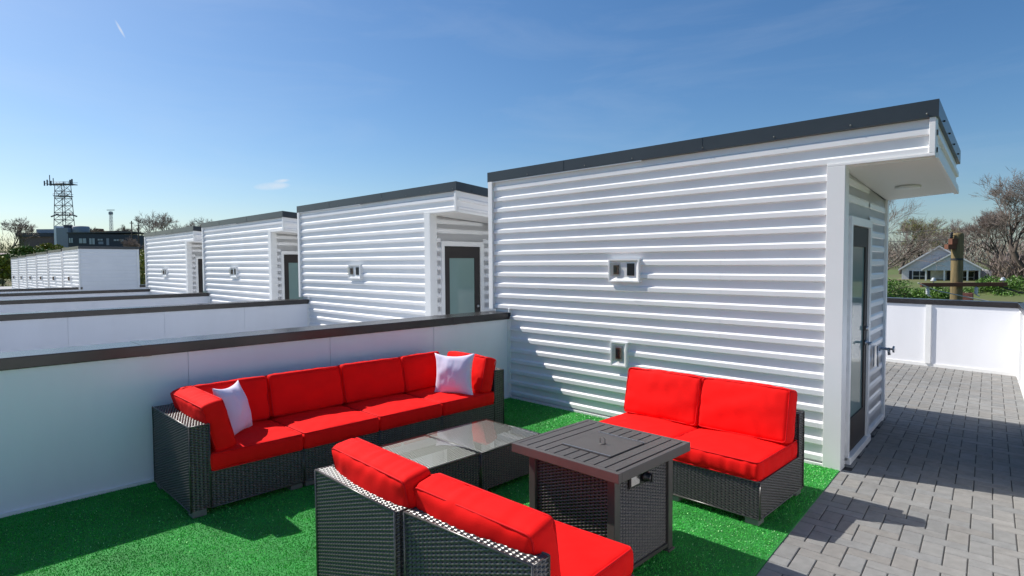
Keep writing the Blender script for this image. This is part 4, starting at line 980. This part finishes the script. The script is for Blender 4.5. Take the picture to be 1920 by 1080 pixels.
mb = MB(); mb.box((-.2, -.3, zz(437.5)), (23.2, 10.2, zz(435.5))); mb.build('roof_edge', M['cap'], ob)
st = thing('stair_tower', 'pale grey stair tower beside the dark office building, at the foot of the lattice mast', 'tower', (-252.4, 29.4, 0), RZ); k2 = 205 / F
mb = MB(); mb.box((.8, 0, 3), (4.8, 5, 14.9)); mb.build('shaft', M['grey'], st)
mb = MB(); mb.box((0, -.1, 3), (.78, 5, 15.6)); mb.build('white_fin', M['panel'], st)
mb = MB(); mb.lathe([(2.6, 12), (2.6, 15.2), (2.3, 15.6)], (6.8, 3.5, 0), n=20); mb.build('round_plant_room', M['grey'], st)
mb = MB(); mb.box((2.6, 1, 14.9), (4.2, 3, 16.0)); mb.build('roof_box', M['slate'], st)
lt = thing('lattice_mast', 'tall steel lattice mast with a wide antenna platform on top', 'mast', (-281.0, 36.5, 3), RZ)
def lat(mb, z0, z1, w0, w1, n, r=.16):
    c = [(-1, -1), (1, -1), (1, 1), (-1, 1)]
    def W_(z): return w0 + (w1 - w0) * (z - z0) / (z1 - z0)
    for a in c: mb.tube([(a[0] * w0, a[1] * w0, z0), (a[0] * w1, a[1] * w1, z1)], r, 5)
    for i in range(n):
        za, zb_ = z0 + (z1 - z0) * i / n, z0 + (z1 - z0) * (i + 1) / n
        for k in range(4):
            a, b = c[k], c[(k + 1) % 4]; wa, wb = W_(za), W_(zb_)
            mb.tube([(a[0] * wa, a[1] * wa, za), (b[0] * wb, b[1] * wb, zb_)], r * .55, 4); mb.tube([(b[0] * wa, b[1] * wa, za), (a[0] * wb, a[1] * wb, zb_)], r * .55, 4)
            mb.tube([(a[0] * wb, a[1] * wb, zb_), (b[0] * wb, b[1] * wb, zb_)], r * .7, 4)
mb = MB(); lat(mb, 0, 30.4, 2.75, 1.75, 11, .13); mb.build('lattice_frame', M['lattice'], lt)
def plat(z, hw, nm, dep=1.6):
    mb = MB(); mb.box((-hw, -dep, z), (hw, dep, z + .28))
    o = mb.build(nm, M['lattice'], lt); mb = MB()
    for y in (-dep, dep): mb.tube([(-hw, y, z + 1.0), (hw, y, z + 1.0)], .07, 4)
    for q in range(9): mb.tube([(-hw + 2 * hw * q / 8, -dep, z + .2), (-hw + 2 * hw * q / 8, -dep, z + 1.0)], .06, 4)
    mb.build('railing', M['lattice'], o); return o
pt_ = plat(30.1, 4.6, 'top_platform', 1.6); plat(25.6, 2.7, 'middle_platform'); 
mb = MB()
for s in (-1, 1): mb.tube([(s * 2.2, 0, 18.9), (s * 5.0, 0, 17.9)], .3, 5)
mb.box((-2.6, -1.6, 18.3), (2.6, 1.6, 18.55)); mb.build('lower_platform', M['lattice'], lt)
rs = random.Random(8)
for x, hh, w_ in ((-6.4, 1.6, .28), (-5.2, 2.0, .3), (-4.1, 3.8, .14), (-2.6, 2.6, .14), (-3.6, 1.6, .3), (1.9, 1.3, .2), (4.6, 1.9, .35), (5.4, 2.2, .35)):
    mb = MB(); mb.box((x * .9 - w_ * .8, -1.8, 29.6), (x * .9 + w_ * .8, -1.62, 29.9 + hh)); mb.build('antenna', M['lattice'], pt_)
mb = MB(); mb.tube([(-5.8, -1.7, 30.5), (-4.5, -1.7, 30.5)], .1, 4); mb.build('antenna_arm', M['lattice'], pt_)
mp_ = thing('distant_mast', 'slim distant mast with a small crossbar top, right of the lattice mast', 'mast', (-351.2, 65.9, 5), RZ)
mb = MB(); lat(mb, 0, 24.2, .75, .45, 14, .07); mb.build('mast_frame', M['grey'], mp_)
mb = MB(); mb.box((-1.9, -.2, 24.7), (1.9, .2, 25.0)); mb.box((-.9, -.4, 22.6), (.9, .4, 23.8)); mb.build('crossbar', M['grey'], mp_)
lg_ = thing('low_grey_building', 'low grey flat roofed building left of the stair tower', 'building', (-280.5, 22.6, 0), RZ); k3 = 220 / F
mb = MB(); mb.box((0, 0, 3), (12, 9, 12.6)); mb.build('wall', M['roofbrown'], lg_)
mb = MB(); mb.box((-.6, -.8, 12.6), (12.2, 9.5, 14.0)); mb.build('roof_edge', M['slate'], lg_)
mb = MB(); mb.box((4.2, 3, 14.0), (14.5, 12, 15.6)); mb.build('upper_storey', M['grey'], lg_)
fr_ = thing('brown_roofed_building', 'long low brown roofed building just visible over the dark office', 'building', (-310, 46, 0), RZ)
mb = MB(); mb.box((0, 0, 3), (20, 8, 16.8)); mb.build('wall', M['roofbrown'], fr_)
mb = MB(); mb.box((5.5, 1, 16.8), (7.8, 4, 17.9)); mb.build('roof_box', M['brick'], fr_)
hb_ = thing('hillside_house', 'beige roofed house low at the left edge of the view', 'house', (-160.0, 6.5, -2), RZ)
mb = MB(); mb.box((-4, 0, 0), (4.2, 7, 5.2)); mb.build('wall', M['beige'], hb_)
mb = MB(); roof(mb, -4.5, 4.8, -.5, 7.5, 5.2, 6.4); mb.build('roof', M['beige'], hb_)
def far_pole(label, x, y, ztop, arm=1.2, box=True):
    t = thing('distant_utility_pole', label, 'utility pole', (x, y, ground_h(x, y) - .3), RZ); h = ztop - ground_h(x, y) + .3
    mb = MB(); mb.tube([(0, 0, 0), (0, 0, h)], [.2, .14], 6); mb.build('pole', M['bark'], t)
    mb = MB(); mb.box((-arm, -.1, h - .7), (arm, .1, h - .5)); mb.build('crossarm', M['bark'], t)
    if box: mb = MB(); mb.lathe([(.4, h - 3.2), (.4, h - 2.1)], (-.5, 0, 0), n=10); mb.build('transformer', M['slate'], t)
far_pole('utility pole with a transformer above the low grey building', -228.6, 17.9, 14.6)
far_pole('left of two thin dark poles beside the bare trees', -188, 38.2, 14.2, .5, False)
far_pole('right of two thin dark poles beside the bare trees', -187, 39.6, 13.6, .5, False)
GLT = 'trees on the hill at the left'
LT = [('yellow-green tree in front of the stair tower', -151, 15.2, 6.0, 6.5, 'leafy', 51), ('mid green tree below the low grey building', -150, 11.6, 5.4, 8.0, 'leaf', 52),
      ('dark green tree left of the stair tower, above the far stairhouse row', -146, 12.9, 4.6, 8.0, 'leaf', 53), ('green tree at the left, over the end of the stairhouse row', -140, 8.0, 3.6, 6, 'leaf', 54),
      ('yellow shrubby tree low at the left edge', -118, 4.6, 4.6, 3.6, 'leafy', 55), ('yellow-green tree at the extreme left edge', -126, 3.0, 4.2, 4, 'leafy', 56)]
for lb, x, y, h, w, m_, sd_ in LT: leafy_tree('leafy_tree', lb, x, y, h, w, M[m_], sd_, leaf=.22, nl=3000, group=GLT)
LT2 = [('green tree between the blank stairhouse and its neighbour', -60, 10.6, 9.0, 3.4, 'leafy', 61, -6.0), ('darker green tree in the same gap, lower down', -66, 12.2, 6.6, 3.6, 'leaf', 62, -6.0)]
for lb, x, y, h, w, m_, sd_, z_ in LT2: leafy_tree('leafy_tree', lb, x, y, h, w, M[m_], sd_, leaf=.13, nl=4200, group=GLT, zb=z_)
GLB = 'bare trees on the hill at the left'
bare_tree('bare_tree', 'bare tree at the extreme left edge, under the utility pole', -205, 13.3, 12.5, .7, 71, group=GLB, r0_=.3, twigr=.045)
bare_tree('bare_tree', 'broad bare tree with a dome of twigs behind the leftmost doored stairhouse', -163, 40.2, 17.5, .8, 72, group=GLB, r0_=.35, twigr=.05)
bare_tree('bare_tree', 'bare tree right of the dome shaped one', -158, 45.6, 15.5, .75, 73, group=GLB, r0_=.3, twigr=.045)
bare_tree('bare_tree', 'brown bare tree at the right end of the dark office building', -170, 34.6, 9.5, .7, 74, group=GLB, r0_=.3, twigr=.05)
bare_tree('bare_tree', 'short bare tree between the two thin poles and the dome shaped tree', -150, 34.6, 8.5, .7, 75, group=GLB, r0_=.3, twigr=.05)
bare_tree('budding_tree', 'olive budding tree showing above the right part of the dark office', -300, 60.0, 17.0, .6, 76, buds=3, group=GLB, r0_=.35, twigr=.06, budm=M['leaf'])
bare_tree('budding_tree', 'thin budding tree showing above the middle of the dark office', -300, 50.0, 15.5, .6, 77, buds=2, group=GLB, r0_=.3, twigr=.06)
